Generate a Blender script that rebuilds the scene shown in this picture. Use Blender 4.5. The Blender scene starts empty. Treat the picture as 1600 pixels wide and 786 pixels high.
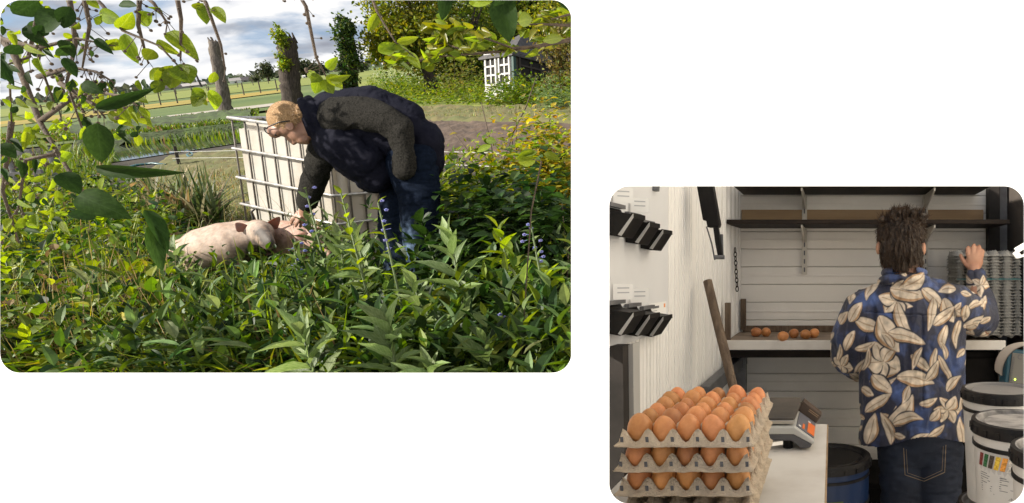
import bpy, bmesh, math, random
import numpy as np
from mathutils import Matrix, Vector, noise as mnoise
random.seed(7); RNG = np.random.default_rng(11)
SC = bpy.context.scene; COL = SC.collection
R_ = math.radians

# ------------------------------------------------------------------ camera
# the eye is the world origin, looking along +Y; the garden stands on sloping ground to the left,
# the egg room stands level to the right, a white wall with two openings stands 0.95 m in front
FPX, CX, CY, H = 1000.0, 1300.0, 420.0, 1.45
cam = bpy.data.cameras.new('camera'); camo = bpy.data.objects.new('camera', cam); COL.objects.link(camo)
camo.rotation_euler = (R_(90), 0, 0)
cam.sensor_width = 36; cam.lens = 36 * FPX / 1600
cam.shift_x = -(CX - 800) / 1600; cam.shift_y = (CY - 393) / 1600
cam.clip_start = 0.05; cam.clip_end = 6000
SC.camera = camo
SC.view_settings.view_transform = 'Standard'; SC.view_settings.look = 'None'
SC.view_settings.exposure = 0.85
SC.view_settings.gamma = 1

def ray(px, py): return np.array([(px - CX) / FPX, 1.0, (CY - py) / FPX])
def Q(px, py, d): return ray(px, py) * d
UZ = -np.cross(ray(69, 155), ray(566, 103)); UZ /= np.linalg.norm(UZ)     # the garden's own up
UY = ray(446, 291); UY = UY - UZ * UY.dot(UZ); UY /= np.linalg.norm(UY)
UX = np.cross(UY, UZ)
UP = UZ * .40 + np.array((-.10, 0, 1.)) * .6; UP /= np.linalg.norm(UP)          # the way plants and posts stand on the slope
def gdepth(px, py, z=0.0): return (z - H) / ray(px, py).dot(UZ)
def G(px, py, z=0.0): return ray(px, py) * gdepth(px, py, z)               # on the garden ground
def gpy(px, d, z=0.0):                                                       # row where ground lies at depth d
    k = (z - H) / d
    return CY - FPX * (k - UZ[0] * (px - CX) / FPX - UZ[1]) / UZ[2]
def GD(px, d, z=0.0): return Q(px, gpy(px, d, z), d)
def LOC(x, y, z=0.0): return UX * x + UY * y + UZ * (z - H)

# ------------------------------------------------------------------ sun and sky
SUN = UX * -0.70 + UY * 0.30 + UZ * 0.65; SUN /= np.linalg.norm(SUN)
sl = bpy.data.lights.new('sun', 'SUN'); sl.energy = 5.0; sl.angle = R_(0.5); sl.color = (1, 0.93, 0.82)
so = bpy.data.objects.new('sun', sl); COL.objects.link(so)
so.rotation_euler = Vector(SUN).to_track_quat('Z', 'Y').to_euler()
W = bpy.data.worlds.new('World'); SC.world = W; W.use_nodes = True
nt = W.node_tree; N = nt.nodes; N.clear()
def wn(t, **k):
    n = N.new(t)
    for a, b in k.items(): setattr(n, a, b)
    return n
sky = wn('ShaderNodeTexSky', sky_type='NISHITA', sun_disc=False)
sky.sun_elevation = math.asin(SUN[2]); sky.sun_rotation = math.atan2(SUN[0], SUN[1])
bA = wn('ShaderNodeBackground'); bA.inputs[1].default_value = 0.085
nt.links.new(sky.outputs[0], bA.inputs[0])
tc = wn('ShaderNodeTexCoord')
def dot(v, s=1.0):
    n = wn('ShaderNodeVectorMath', operation='DOT_PRODUCT'); n.inputs[1].default_value = tuple(v)
    nt.links.new(tc.outputs['Generated'], n.inputs[0]); return n.outputs['Value']
def mth(op, a, b=None, c=None):
    n = wn('ShaderNodeMath', operation=op)
    for i, q in enumerate((a, b, c)):
        if q is None: continue
        if isinstance(q, (int, float)): n.inputs[i].default_value = q
        else: nt.links.new(q, n.inputs[i])
    return n.outputs[0]
zz = mth('ADD', mth('MAXIMUM', dot(UZ), 0.0), 0.30)
cb = wn('ShaderNodeCombineXYZ')
nt.links.new(mth('DIVIDE', dot(UX), zz), cb.inputs[0]); nt.links.new(mth('DIVIDE', dot(UY), zz), cb.inputs[1])
def cloudnoise(scale, off, detail=7, rough=.55, dist=.3):
    mp = wn('ShaderNodeMapping'); mp.inputs['Location'].default_value = off
    nt.links.new(cb.outputs[0], mp.inputs[0])
    n = wn('ShaderNodeTexNoise'); n.inputs['Scale'].default_value = scale; n.inputs['Detail'].default_value = detail
    n.inputs['Roughness'].default_value = rough; n.inputs['Distortion'].default_value = dist
    nt.links.new(mp.outputs[0], n.inputs[0]); return n.outputs[0]
def ramp(src, stops):
    r = wn('ShaderNodeValToRGB'); e = r.color_ramp.elements
    while len(e) < len(stops): e.new(.5)
    for q, (p, c) in zip(e, stops): q.position = p; q.color = (*c, 1)
    nt.links.new(src, r.inputs[0]); return r.outputs[0]
cov = ramp(cloudnoise(1.7, (3.1, 1.7, 0)), [(.40, (0, 0, 0)), (.50, (1, 1, 1))])
shade = ramp(cloudnoise(4.2, (0.4, 5.2, 2), dist=.25, rough=.5), [(.30, (.34, .36, .42)), (.42, (.50, .53, .59)), (.49, (.86, .87, .90)), (.58, (1.0, .99, .98))])
bB = wn('ShaderNodeBackground'); bB.inputs[1].default_value = 0.58; nt.links.new(shade, bB.inputs[0])
mx = wn('ShaderNodeMixShader'); nt.links.new(mth('MAXIMUM', cov, mth('LESS_THAN', dot(UZ), 0.02)), mx.inputs[0]); nt.links.new(bA.outputs[0], mx.inputs[1]); nt.links.new(bB.outputs[0], mx.inputs[2])
wo = wn('ShaderNodeOutputWorld'); nt.links.new(mx.outputs[0], wo.inputs[0])

# ------------------------------------------------------------------ materials
MATS = {}
def mat(name, c1, c2=None, scale=6, rough=.6, bump=0, bscale=60, metal=0, transl=0, attr=False, rnd=0, coat=0,
        spec=.5, detail=4, stretch=(1, 1, 1), lo=.38, hi=.62, emit=None, bdetail=3, sheen=0, sss=0, vein=0):
    m = bpy.data.materials.new(name); m.use_nodes = True; MATS[name] = m
    t = m.node_tree; n = t.nodes; L = t.links
    p = n['Principled BSDF']; out = n['Material Output']
    p.inputs['Roughness'].default_value = rough; p.inputs['Metallic'].default_value = metal
    p.inputs['Specular IOR Level'].default_value = spec; p.inputs['Coat Weight'].default_value = coat
    if sheen: p.inputs['Sheen Weight'].default_value = sheen
    if sss:
        p.inputs['Subsurface Weight'].default_value = sss; p.inputs['Subsurface Radius'].default_value = (.01, .004, .002)
        p.inputs['Subsurface Scale'].default_value = 1
    tcn = n.new('ShaderNodeTexCoord'); mp = n.new('ShaderNodeMapping'); mp.inputs['Scale'].default_value = stretch
    L.new(tcn.outputs['Object'], mp.inputs[0])
    def noise(s, d):
        q = n.new('ShaderNodeTexNoise'); q.inputs['Scale'].default_value = s; q.inputs['Detail'].default_value = d
        q.inputs['Roughness'].default_value = .6
        L.new(mp.outputs[0], q.inputs[0]); return q.outputs[0]
    f = noise(scale, detail)
    mr = n.new('ShaderNodeMapRange'); mr.inputs[1].default_value = lo; mr.inputs[2].default_value = hi; L.new(f, mr.inputs[0])
    mixn = n.new('ShaderNodeMix'); mixn.data_type = 'RGBA'; L.new(mr.outputs[0], mixn.inputs[0])
    if attr:
        a = n.new('ShaderNodeAttribute'); a.attribute_name = 'tint'
        for i, k in ((6, 1.2), (7, .78)):
            s = n.new('ShaderNodeMix'); s.data_type = 'RGBA'; s.blend_type = 'MULTIPLY'; s.inputs[0].default_value = 1
            L.new(a.outputs['Color'], s.inputs[6]); s.inputs[7].default_value = (k, k, k, 1); L.new(s.outputs[2], mixn.inputs[i])
    else:
        mixn.inputs[6].default_value = (*c1, 1); mixn.inputs[7].default_value = (*(c2 or c1), 1)
    col = mixn.outputs[2]
    if rnd:
        oi = n.new('ShaderNodeObjectInfo'); hs = n.new('ShaderNodeHueSaturation'); L.new(col, hs.inputs['Color'])
        a1 = n.new('ShaderNodeMapRange'); a1.inputs[3].default_value = 1 - rnd; a1.inputs[4].default_value = 1 + rnd
        L.new(oi.outputs['Random'], a1.inputs[0]); L.new(a1.outputs[0], hs.inputs['Value'])
        a2 = n.new('ShaderNodeMapRange'); a2.inputs[3].default_value = .5 + rnd * .03; a2.inputs[4].default_value = .5 - rnd * .03
        mu = n.new('ShaderNodeMath'); mu.operation = 'FRACT'; m2 = n.new('ShaderNodeMath'); m2.operation = 'MULTIPLY'; m2.inputs[1].default_value = 7.31
        L.new(oi.outputs['Random'], m2.inputs[0]); L.new(m2.outputs[0], mu.inputs[0]); L.new(mu.outputs[0], a2.inputs[0])
        L.new(a2.outputs[0], hs.inputs['Hue']); col = hs.outputs[0]
    vh = None
    if vein:   # midrib and side veins, in the leaf's own coordinates (x across, y along)
        sx_ = n.new('ShaderNodeSeparateXYZ'); L.new(tcn.outputs['Object'], sx_.inputs[0])
        def mm(op, p0, p1=None):
            q = n.new('ShaderNodeMath'); q.operation = op
            for i_, w_ in enumerate((p0, p1)):
                if w_ is None: continue
                if isinstance(w_, (int, float)): q.inputs[i_].default_value = w_
                else: L.new(w_, q.inputs[i_])
            return q.outputs[0]
        ax = mm('ABSOLUTE', sx_.outputs[0]); rib = mm('LESS_THAN', ax, .022)
        sv = mm('SINE', mm('MULTIPLY', mm('SUBTRACT', sx_.outputs[1], mm('MULTIPLY', ax, .75)), 62.0)); svl = mm('MULTIPLY', mm('GREATER_THAN', sv, .80), .55)
        vh = mm('MAXIMUM', rib, svl); mv = n.new('ShaderNodeMix'); mv.data_type = 'RGBA'; L.new(mm('MULTIPLY', vh, vein), mv.inputs[0]); L.new(col, mv.inputs[6])
        hv = n.new('ShaderNodeHueSaturation'); hv.inputs['Value'].default_value = 1.7; hv.inputs['Saturation'].default_value = .85; L.new(col, hv.inputs['Color']); L.new(hv.outputs[0], mv.inputs[7]); col = mv.outputs[2]
    L.new(col, p.inputs['Base Color'])
    if bump:
        b = n.new('ShaderNodeBump'); b.inputs['Strength'].default_value = min(1, bump); b.inputs['Distance'].default_value = .004 * max(1, bump)
        L.new(noise(bscale, bdetail), b.inputs['Height']); L.new(b.outputs[0], p.inputs['Normal'])
    if emit:
        p.inputs['Emission Color'].default_value = (*emit[:3], 1); p.inputs['Emission Strength'].default_value = emit[3]
    if transl:
        tr = n.new('ShaderNodeBsdfTranslucent'); hs2 = n.new('ShaderNodeHueSaturation')
        hs2.inputs['Hue'].default_value = .488; hs2.inputs['Saturation'].default_value = 1.1; hs2.inputs['Value'].default_value = 2.3
        L.new(col, hs2.inputs['Color']); L.new(hs2.outputs[0], tr.inputs[0])
        ms = n.new('ShaderNodeMixShader'); ms.inputs[0].default_value = transl
        L.new(p.outputs[0], ms.inputs[1]); L.new(tr.outputs[0], ms.inputs[2]); L.new(ms.outputs[0], out.inputs[0])
    return m

# ------------------------------------------------------------------ objects
BASE = {}
def meta(o, label=None, cat=None, group=None, kind=None):
    for k, v in (('label', label), ('category', cat), ('group', group), ('kind', kind)):
        if v: o[k] = v
    return o
def thing(name, label, cat, base=(0, 0, 0), group=None):
    o = bpy.data.objects.new(name, None); COL.objects.link(o); o.location = tuple(base); o.empty_display_size = .05
    BASE[o] = np.array(base, float)
    return meta(o, label, cat, group)
class MB:
    """collects shapes for one mesh, in world coordinates"""
    def __init__(s): s.v = []; s.f = []
    def add(s, v, f):
        k = len(s.v); s.v += [tuple(map(float, q)) for q in v]; s.f += [tuple(i + k for i in q) for q in f]; return s
    def box(s, c, size, ax=None):
        ax = np.eye(3) if ax is None else np.asarray(ax); c = np.asarray(c, float); h = np.asarray(size) / 2
        v = [c + ax[0] * h[0] * i + ax[1] * h[1] * j + ax[2] * h[2] * k for k in (-1, 1) for j in (-1, 1) for i in (-1, 1)]
        return s.add(v, [(0, 2, 3, 1), (4, 5, 7, 6), (0, 1, 5, 4), (2, 6, 7, 3), (0, 4, 6, 2), (1, 3, 7, 5)])
    def bar(s, p0, p1, w, h, up=(0, 0, 1)):
        p0 = np.asarray(p0, float); p1 = np.asarray(p1, float); y = p1 - p0; l = np.linalg.norm(y); y /= l
        x = np.cross(y, up); x /= np.linalg.norm(x); z = np.cross(x, y)
        return s.box((p0 + p1) / 2, (w, l, h), (x, y, z))
    def tube(s, pts, r, seg=6, cap=True):
        pts = [np.asarray(p, float) for p in pts]; n = len(pts)
        rr = r if hasattr(r, '__len__') else [r] * n
        v = []; f = []; ref = None
        for i, p in enumerate(pts):
            t = pts[min(i + 1, n - 1)] - pts[max(i - 1, 0)]; t = t / (np.linalg.norm(t) + 1e-12)
            if ref is None: ref = np.array([0, 0, 1.]) if abs(t[2]) < .9 else np.array([1., 0, 0])
            a = np.cross(t, ref); a /= np.linalg.norm(a) + 1e-12; b = np.cross(a, t); ref = b
            for k in range(seg):
                q = 2 * math.pi * k / seg; v.append(p + (a * math.cos(q) + b * math.sin(q)) * rr[i])
        for i in range(n - 1):
            for k in range(seg):
                f.append((i * seg + k, i * seg + (k + 1) % seg, (i + 1) * seg + (k + 1) % seg, (i + 1) * seg + k))
        if cap: f.append(tuple(range(seg))[::-1]); f.append(tuple((n - 1) * seg + k for k in range(seg)))
        return s.add(v, f)
    def lathe(s, prof, c=(0, 0, 0), seg=32, ax=None, a0=0., a1=2 * math.pi):
        ax = np.eye(3) if ax is None else np.asarray(ax); c = np.asarray(c, float); full = abs(a1 - a0 - 2 * math.pi) < 1e-6
        m = seg if full else seg + 1; v = []; f = []
        for (r, z) in prof:
            for k in range(m):
                q = a0 + (a1 - a0) * k / seg
                v.append(c + ax[0] * r * math.cos(q) + ax[1] * r * math.sin(q) + ax[2] * z)
        for i in range(len(prof) - 1):
            for k in range(seg):
                k2 = (k + 1) % m; f.append((i * m + k, i * m + k2, (i + 1) * m + k2, (i + 1) * m + k))
        return s.add(v, f)
    def ball(s, c, r, seg=10, ax=None):
        rr = r if hasattr(r, '__len__') else (r, r, r); ax = np.eye(3) if ax is None else np.asarray(ax)
        ax = np.array([ax[i] * rr[i] for i in range(3)]); n = max(4, seg // 2 + 1)
        return s.lathe([(max(1e-4, math.sin(math.pi * i / n)), -math.cos(math.pi * i / n)) for i in range(n + 1)], c, seg, ax)
    def prism(s, poly, d):
        """polygon (world points) extruded along d"""
        n = len(poly); d = np.asarray(d, float); v = [np.asarray(p, float) for p in poly]; v += [p + d for p in v]
        f = [tuple(range(n)), tuple(range(2 * n - 1, n - 1, -1))] + [(i, i + n, (i + 1) % n + n, (i + 1) % n) for i in range(n)]
        return s.add(v, f)
    def quad(s, a, b, c, d): return s.add([a, b, c, d], [(0, 1, 2, 3)])
def mesh_np(name, v, f, tint=None, smooth=False):
    """v (N,3), f (M,k) constant k"""
    me = bpy.data.meshes.new(name); v = np.ascontiguousarray(v, np.float32); f = np.ascontiguousarray(f, np.int32)
    me.vertices.add(len(v)); me.vertices.foreach_set('co', v.ravel()); k = f.shape[1]
    me.loops.add(f.size); me.loops.foreach_set('vertex_index', f.ravel())
    me.polygons.add(len(f)); me.polygons.foreach_set('loop_start', np.arange(0, f.size, k, dtype=np.int32))
    me.polygons.foreach_set('use_smooth', np.full(len(f), smooth))
    me.update(calc_edges=True); me.validate()
    if tint is not None:
        a = me.color_attributes.new('tint', 'FLOAT_COLOR', 'POINT')
        a.data.foreach_set('color', np.concatenate([tint, np.ones((len(tint), 1))], 1).astype(np.float32).ravel())
    return me
def obj(name, mb, m, parent=None, base=None, smooth=False, bevel=0, kind=None, fix=True):
    """mb: MB or mesh in world coordinates -> object whose origin is its base (or its parent's base)"""
    b = BASE[parent] if parent is not None else np.array(base if base is not None else (0, 0, 0), float)
    if isinstance(mb, MB):
        me = bpy.data.meshes.new(name); me.from_pydata([tuple(np.array(q) - b) for q in mb.v], [], mb.f); me.validate()
        if fix:
            bm = bmesh.new(); bm.from_mesh(me); bmesh.ops.recalc_face_normals(bm, faces=bm.faces); bm.to_mesh(me); bm.free()
        if smooth:
            me.polygons.foreach_set('use_smooth', [True] * len(me.polygons))
            if smooth != 'all': me.set_sharp_from_angle(angle=R_(40))
    else:
        me = mb; me.transform(Matrix.Translation(-Vector(b)))
    me.materials.append(MATS[m] if isinstance(m, str) else m)
    o = bpy.data.objects.new(name, me); COL.objects.link(o); BASE[o] = b
    if parent is not None: o.parent = parent
    else: o.location = tuple(b)
    if bevel:
        bv = o.modifiers.new('bevel', 'BEVEL'); bv.width = bevel; bv.segments = 2; bv.limit_method = 'ANGLE'
    if kind: o['kind'] = kind
    return o
def inst(name, me, M4, parent=None, m=None):
    """shared mesh placed by a 4x4 world matrix under parent"""
    o = bpy.data.objects.new(name, me); COL.objects.link(o)
    M4 = np.array(M4, float)
    if parent is not None: o.parent = parent; M4[:3, 3] -= BASE[parent]
    o.matrix_basis = Matrix(M4.tolist())
    return o
def text_mesh(s, size, c, xa, ya, extrude=0.0006):
    cu = bpy.data.curves.new('t', 'FONT'); cu.body = s; cu.size = size; cu.extrude = extrude; cu.align_x = 'CENTER'; cu.align_y = 'CENTER'
    o = bpy.data.objects.new('t', cu); COL.objects.link(o); dg = bpy.context.evaluated_depsgraph_get()
    me = bpy.data.meshes.new_from_object(o.evaluated_get(dg)); bpy.data.objects.remove(o)
    xa = np.asarray(xa, float); ya = np.asarray(ya, float); za = np.cross(xa, ya)
    me.transform(Matrix([[xa[i], ya[i], za[i], c[i]] for i in range(3)] + [[0, 0, 0, 1]]))
    me.materials.clear(); return me

# ------------------------------------------------------------------ bodies: rounded volumes fused to one skin
class Blob:
    """volumes given as (column, row, depth) in photo-sized units round a reference depth, fused, then placed"""
    def __init__(s): s.mb = MB()
    def cone(s, p0, r0, p1, r1, seg=None):
        p0 = np.array(p0, float); p1 = np.array(p1, float); n = 6
        seg = seg or (40 if max(r0, r1) > 18 else 18); n = 10 if max(r0, r1) > 18 else 6; d = p1 - p0; L = np.linalg.norm(d); d /= L
        a = np.cross(d, (0, 0, 1)) if abs(d[2]) < .9 else np.cross(d, (1, 0, 0)); a /= np.linalg.norm(a); b = np.cross(d, a)
        prof = [(max(.01, r0 * math.sin(t)), -r0 * math.cos(t)) for t in np.linspace(0, math.pi / 2, n)]
        prof += [(max(.01, r1 * math.cos(t)), L + r1 * math.sin(t)) for t in np.linspace(0, math.pi / 2, n)]
        s.mb.lathe(prof, p0, seg, (a, b, d)); return s
    def chain(s, pts):
        for a, b in zip(pts[:-1], pts[1:]): s.cone(a[:3], a[3], b[:3], b[3])
        return s
    def ell(s, c, r, ang=0, seg=36):
        q = R_(ang); s.mb.ball(c, r, seg, ((math.cos(q), math.sin(q), 0), (-math.sin(q), math.cos(q), 0), (0, 0, 1))); return s
    def mesh(s, vox, smooth=6, sub=0):
        me = bpy.data.meshes.new('b'); me.from_pydata(s.mb.v, [], s.mb.f)
        o = bpy.data.objects.new('b', me); COL.objects.link(o)
        r = o.modifiers.new('r', 'REMESH'); r.mode = 'VOXEL'; r.voxel_size = vox
        if smooth:
            q = o.modifiers.new('s', 'SMOOTH'); q.factor = .5; q.iterations = smooth
        dg = bpy.context.evaluated_depsgraph_get(); ev = o.evaluated_get(dg)
        out = bpy.data.meshes.new_from_object(ev); bpy.data.objects.remove(o); bpy.data.meshes.remove(me)
        return out
def getv(me):
    v = np.empty(len(me.vertices) * 3, np.float32); me.vertices.foreach_get('co', v); return v.reshape(-1, 3).astype(float)
def getn(me):
    v = np.empty(len(me.vertices) * 3, np.float32); me.vertices.foreach_get('normal', v); return v.reshape(-1, 3).astype(float)
def setv(me, v): me.vertices.foreach_set('co', np.asarray(v, np.float32).ravel()); me.update()
def fbm(v, sc, seed=0, oct=3):
    out = np.empty(len(v)); o = Vector((seed * 7.1, seed * 3.3, seed * 1.7)); sc = np.broadcast_to(np.asarray(sc, float), (3,))
    vv = v * sc
    for i, p in enumerate(vv): out[i] = mnoise.fractal(Vector(p) + o, .8, 2.0, oct)
    return out
def unproject(me, d0, k=1.0):
    v = getv(me); d = d0 + v[:, 2] * d0 / FPX * k
    setv(me, np.stack([(v[:, 0] - CX) / FPX * d, d, (CY - v[:, 1]) / FPX * d], 1)); me.flip_normals()
    me.polygons.foreach_set('use_smooth', [True] * len(me.polygons)); return me
def cut(me, keep):
    bm = bmesh.new(); bm.from_mesh(me); bm.verts.ensure_lookup_table()
    bmesh.ops.delete(bm, geom=[x for x, k in zip(bm.verts, keep) if not k], context='VERTS'); bm.to_mesh(me); bm.free(); return me

# ------------------------------------------------------------------ leaves
def leaf_tpl(n=5, fold=.25, curl=.18, prof=None, wav=0):
    prof = prof or (lambda t: math.sin(math.pi * t ** .8) ** .9)
    v = [(0, 0, 0)]; f = []
    for i in range(1, n):
        t = i / n; w = .5 * prof(t); z = -curl * t * t; zs = z + fold * w + wav * math.sin(i * 2.3)
        v += [(-w, t, zs), (0, t, z), (w, t, zs)]
    v.append((0, 1, -curl)); e = len(v) - 1
    f += [(0, 2, 1), (0, 3, 2)]
    for i in range(n - 2):
        a = 1 + 3 * i
        f += [(a, a + 1, a + 4), (a, a + 4, a + 3), (a + 1, a + 2, a + 5), (a + 1, a + 5, a + 4)]
    a = e - 3; f += [(a, a + 1, e), (a + 1, a + 2, e)]
    return np.array(v, float), np.array(f, int)
def nrm(a): return a / (np.linalg.norm(a, axis=-1, keepdims=True) + 1e-9)
def scatter(tpl, P, D, Nn, L, Wd, tint):
    tv, tf = tpl; D = nrm(D); X = nrm(np.cross(D, Nn)); Z = np.cross(X, D); n = len(P); k = len(tv)
    v = (P[:, None] + X[:, None] * (tv[None, :, :1] * Wd[:, None, None]) + D[:, None] * (tv[None, :, 1:2] * L[:, None, None])
         + Z[:, None] * (tv[None, :, 2:] * L[:, None, None]))
    f = tf[None] + (np.arange(n) * k)[:, None, None]
    return v.reshape(-1, 3), f.reshape(-1, 3), np.repeat(tint, k, 0)
def join_np(parts):
    V = []; Fc = []; T = []; o = 0
    for v, f, t in parts: V.append(v); Fc.append(f + o); T.append(t); o += len(v)
    return np.concatenate(V), np.concatenate(Fc), np.concatenate(T)
def tints(n, cols, var=.25, dry=0):
    c = np.array(cols)[RNG.integers(0, len(cols), n)]
    c = c * (1 + RNG.normal(0, var, (n, 1))).clip(.35, 1.8)
    c[:, 0] *= 1 + RNG.normal(0, .12, n)
    if dry:
        k = RNG.random(n) < dry; c[k] = np.array((.20, .14, .06)) * RNG.uniform(.6, 1.3, (k.sum(), 1))
    return c.clip(.002, 1)
def stems(bases, hts, nl, ll, lw, cols, tpl, up=None, lean=.15, p0=-.2, p1=.9, start=.15, spread=.03, var=.25, dry=0, taper=.5):
    """leafy stems: leaves set up each stem, spiralling"""
    up = UP if up is None else up; n = len(bases); tot = n * nl
    th = RNG.uniform(0, 2 * math.pi, n); ln = nrm(up + (UX * np.cos(th)[:, None] + UY * np.sin(th)[:, None]) * RNG.uniform(0, lean, (n, 1)))
    t = np.tile(np.linspace(start, 1, nl), n) + RNG.uniform(-.04, .04, tot)
    B = np.repeat(bases, nl, 0); S = np.repeat(ln, nl, 0); hh = np.repeat(hts, nl)
    az = np.tile(np.arange(nl) * 2.4, n) + np.repeat(RNG.uniform(0, 6.3, n), nl) + RNG.normal(0, .3, tot)
    pit = p0 + (p1 - p0) * t + RNG.normal(0, .25, tot)
    out = UX * np.cos(az)[:, None] + UY * np.sin(az)[:, None]
    D = out * np.cos(pit)[:, None] + up * np.sin(pit)[:, None]
    P = B + S * (hh * t)[:, None] + RNG.normal(0, spread, (tot, 3))
    Nn = up * np.cos(pit)[:, None] - out * np.sin(pit)[:, None] + RNG.normal(0, .25, (tot, 3))
    ll = np.asarray(ll); k = RNG.uniform(.7, 1.25, tot) * (1 - taper * t)
    return scatter(tpl, P, D, Nn, ll * k, lw * k * RNG.uniform(.8, 1.2, tot), tints(tot, cols, var, dry))
def blades(bases, L, w, cols, bend=.6, var=.3, dry=.1, nseg=4):
    """arching grass blades"""
    n = len(bases); az = RNG.uniform(0, 6.283, n); out = UX * np.cos(az)[:, None] + UY * np.sin(az)[:, None]
    w = np.broadcast_to(np.asarray(w, float), (n,)); side = np.cross(out, UZ); bd = RNG.uniform(.05, bend, n); t = np.linspace(0, 1, nseg + 1)
    rows = []
    for q in t:
        c = bases + UP * (L * (q - .45 * bd * q * q * 1.3))[:, None] + out * (L * bd * q * q)[:, None]
        ww = (w * (1 - q ** 1.6) + w * .06)[:, None]
        rows += [c - side * ww, c + side * ww]
    v = np.stack(rows, 1); f = []
    for i in range(nseg): a = 2 * i; f += [(a, a + 1, a + 3), (a, a + 3, a + 2)]
    f = np.array(f)[None] + (np.arange(n) * 2 * (nseg + 1))[:, None, None]
    return v.reshape(-1, 3), f.reshape(-1, 3), np.repeat(tints(n, cols, var, dry), 2 * (nseg + 1), 0)
def region(n, poly, clump=False):
    """n ground points whose photo position lies in a polygon (columns, rows of the plants' feet)"""
    poly = np.array(poly, float); lo = poly.min(0); hi = poly.max(0); out = []
    while len(out) < n:
        p = lo + (hi - lo) * RNG.random((n * 3, 2)); a = poly; b = np.roll(poly, -1, 0); ins = np.zeros(len(p), bool)
        for (x0, y0), (x1, y1) in zip(a, b):
            c = (y0 > p[:, 1]) != (y1 > p[:, 1]); xx = (x1 - x0) * (p[:, 1] - y0) / (y1 - y0 + 1e-9) + x0
            ins ^= c & (p[:, 0] < xx)
        if clump: ins &= np.array([mnoise.noise(Vector((q[0] * .022, q[1] * .03, 3.7))) for q in p]) > RNG.uniform(-.75, .35, len(p))
        out += [tuple(q) for q in p[ins]]
    return np.array([G(x, y) for x, y in out[:n]])

def strands(name, parent, src, n, L, w, m, flow, a=.5, jit=.35, tint=None):
    """many short hairs standing on a surface"""
    me = src.data; v = getv(me) + BASE[src]; nn = getn(me); k = RNG.integers(0, len(v), n); P = v[k]; Nv = nn[k]
    D = nrm(Nv * a + flow(P, Nv) + RNG.normal(0, jit, P.shape)); ll = L * RNG.uniform(.5, 1.2, n)
    vv, f, t = scatter(leaf_tpl(3, 0, .15, lambda q: 1 - .6 * q), P - Nv * .002, D, Nv + RNG.normal(0, .3, P.shape), ll, np.full(n, w), np.tile(tint if tint is not None else (.1, .1, .1), (n, 1)) * RNG.uniform(.6, 1.4, (n, 1)))
    return obj(name, mesh_np(name, vv, f, t), m, parent, kind='stuff')
# ================================================================== white wall with two rounded openings
YW = 0.95
def rrect(x0, y0, x1, y1, r, n=10):
    pts = []
    for cx, cy, a in ((x1 - r, y0 + r, -90), (x1 - r, y1 - r, 0), (x0 + r, y1 - r, 90), (x0 + r, y0 + r, 180)):
        for k in range(n + 1):
            q = R_(a + 90 * k / n); pts.append((cx + r * math.cos(q), cy + r * math.sin(q)))
    return [Q(x, y, YW) for x, y in pts]
mat('white_paint', (.90, .90, .90), rough=.9, spec=.1)
RT = .006
def grow(pts, k): return [np.array((p[0], YW + RT, p[2])) * np.array((1, 1, 1)) + np.array((k * (p[0] - o[0]) / abs(p[0] - o[0] + 1e-9), 0, k * (p[2] - o[2]) / abs(p[2] - o[2] + 1e-9))) for p in pts for o in [np.mean(pts, 0)]]
OUT = [Q(x, y, YW) for x, y in ((-260, -220), (1830, -220), (1830, 1000), (-260, 1000))]
O1, O2 = rrect(0, 0, 893, 582.5, 31), rrect(952, 291, 1600, 787, 31)
bm = bmesh.new()
def face_sheet(loops, nrm_y):
    es = []; rings = []
    for loop in loops:
        vs = [bm.verts.new(tuple(p)) for p in loop]; rings.append(vs)
        for p, q in zip(vs, vs[1:] + vs[:1]): es.append(bm.edges.new((p, q)))
    bmesh.ops.triangle_fill(bm, use_beauty=True, edges=es, normal=(0, nrm_y, 0)); return rings
r0 = face_sheet([OUT, O1, O2], -1)
r1 = face_sheet([[p + np.array((0, RT, 0)) for p in OUT], grow(O1, .012), grow(O2, .012)], 1)
for p, q in zip(r0, r1):
    for k in range(len(p)): k2 = (k + 1) % len(p); bm.faces.new((p[k], p[k2], q[k2], q[k]))
bmesh.ops.recalc_face_normals(bm, faces=bm.faces)
me = bpy.data.meshes.new('white_wall'); bm.to_mesh(me); bm.free()
wall = obj('white_wall', me, 'white_paint', kind='structure')
wall['label'] = 'plain white wall with two rounded openings'

# ================================================================== garden ground
mat('meadow', (.075, .105, .020), (.11, .15, .03), scale=.06, rough=.9, bump=1, bscale=3)
mat('soil', (.055, .036, .025), (.10, .068, .047), scale=2.2, rough=.95, bump=3, bscale=14, detail=8)
mat('dry_grass', (.13, .11, .042), (.085, .095, .026), scale=1.6, rough=.95, bump=3, bscale=25, detail=8)
mat('mud', (.018, .014, .009), (.035, .028, .016), scale=3, rough=.95, bump=2, bscale=20)
mat('yellow_crop', (.30, .20, .02), (.17, .16, .025), scale=.25, detail=9, rough=.95, bump=1, bscale=4)
mat('lane', (.34, .31, .26), (.27, .25, .21), scale=.8, rough=.95)
mat('water', (.05, .06, .05), (.03, .035, .03), scale=.5, rough=.04, spec=.9, bump=.3, bscale=3)
mat('lime_field', (.11, .145, .016), (.17, .19, .025), scale=.16, detail=9, rough=.95)
mat('green_field', (.05, .09, .012), (.085, .12, .018), scale=.16, detail=9, rough=.95)
g0 = [G(-500, 800), G(925, 800), G(925, 420), G(925, 300), LOC(60, 12), LOC(900, 1500), LOC(-900, 1500), LOC(-200, 60), LOC(-12, 7)]
obj('ground', MB().add(g0, [tuple(range(len(g0)))]), 'mud', kind='structure', fix=False)
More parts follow.
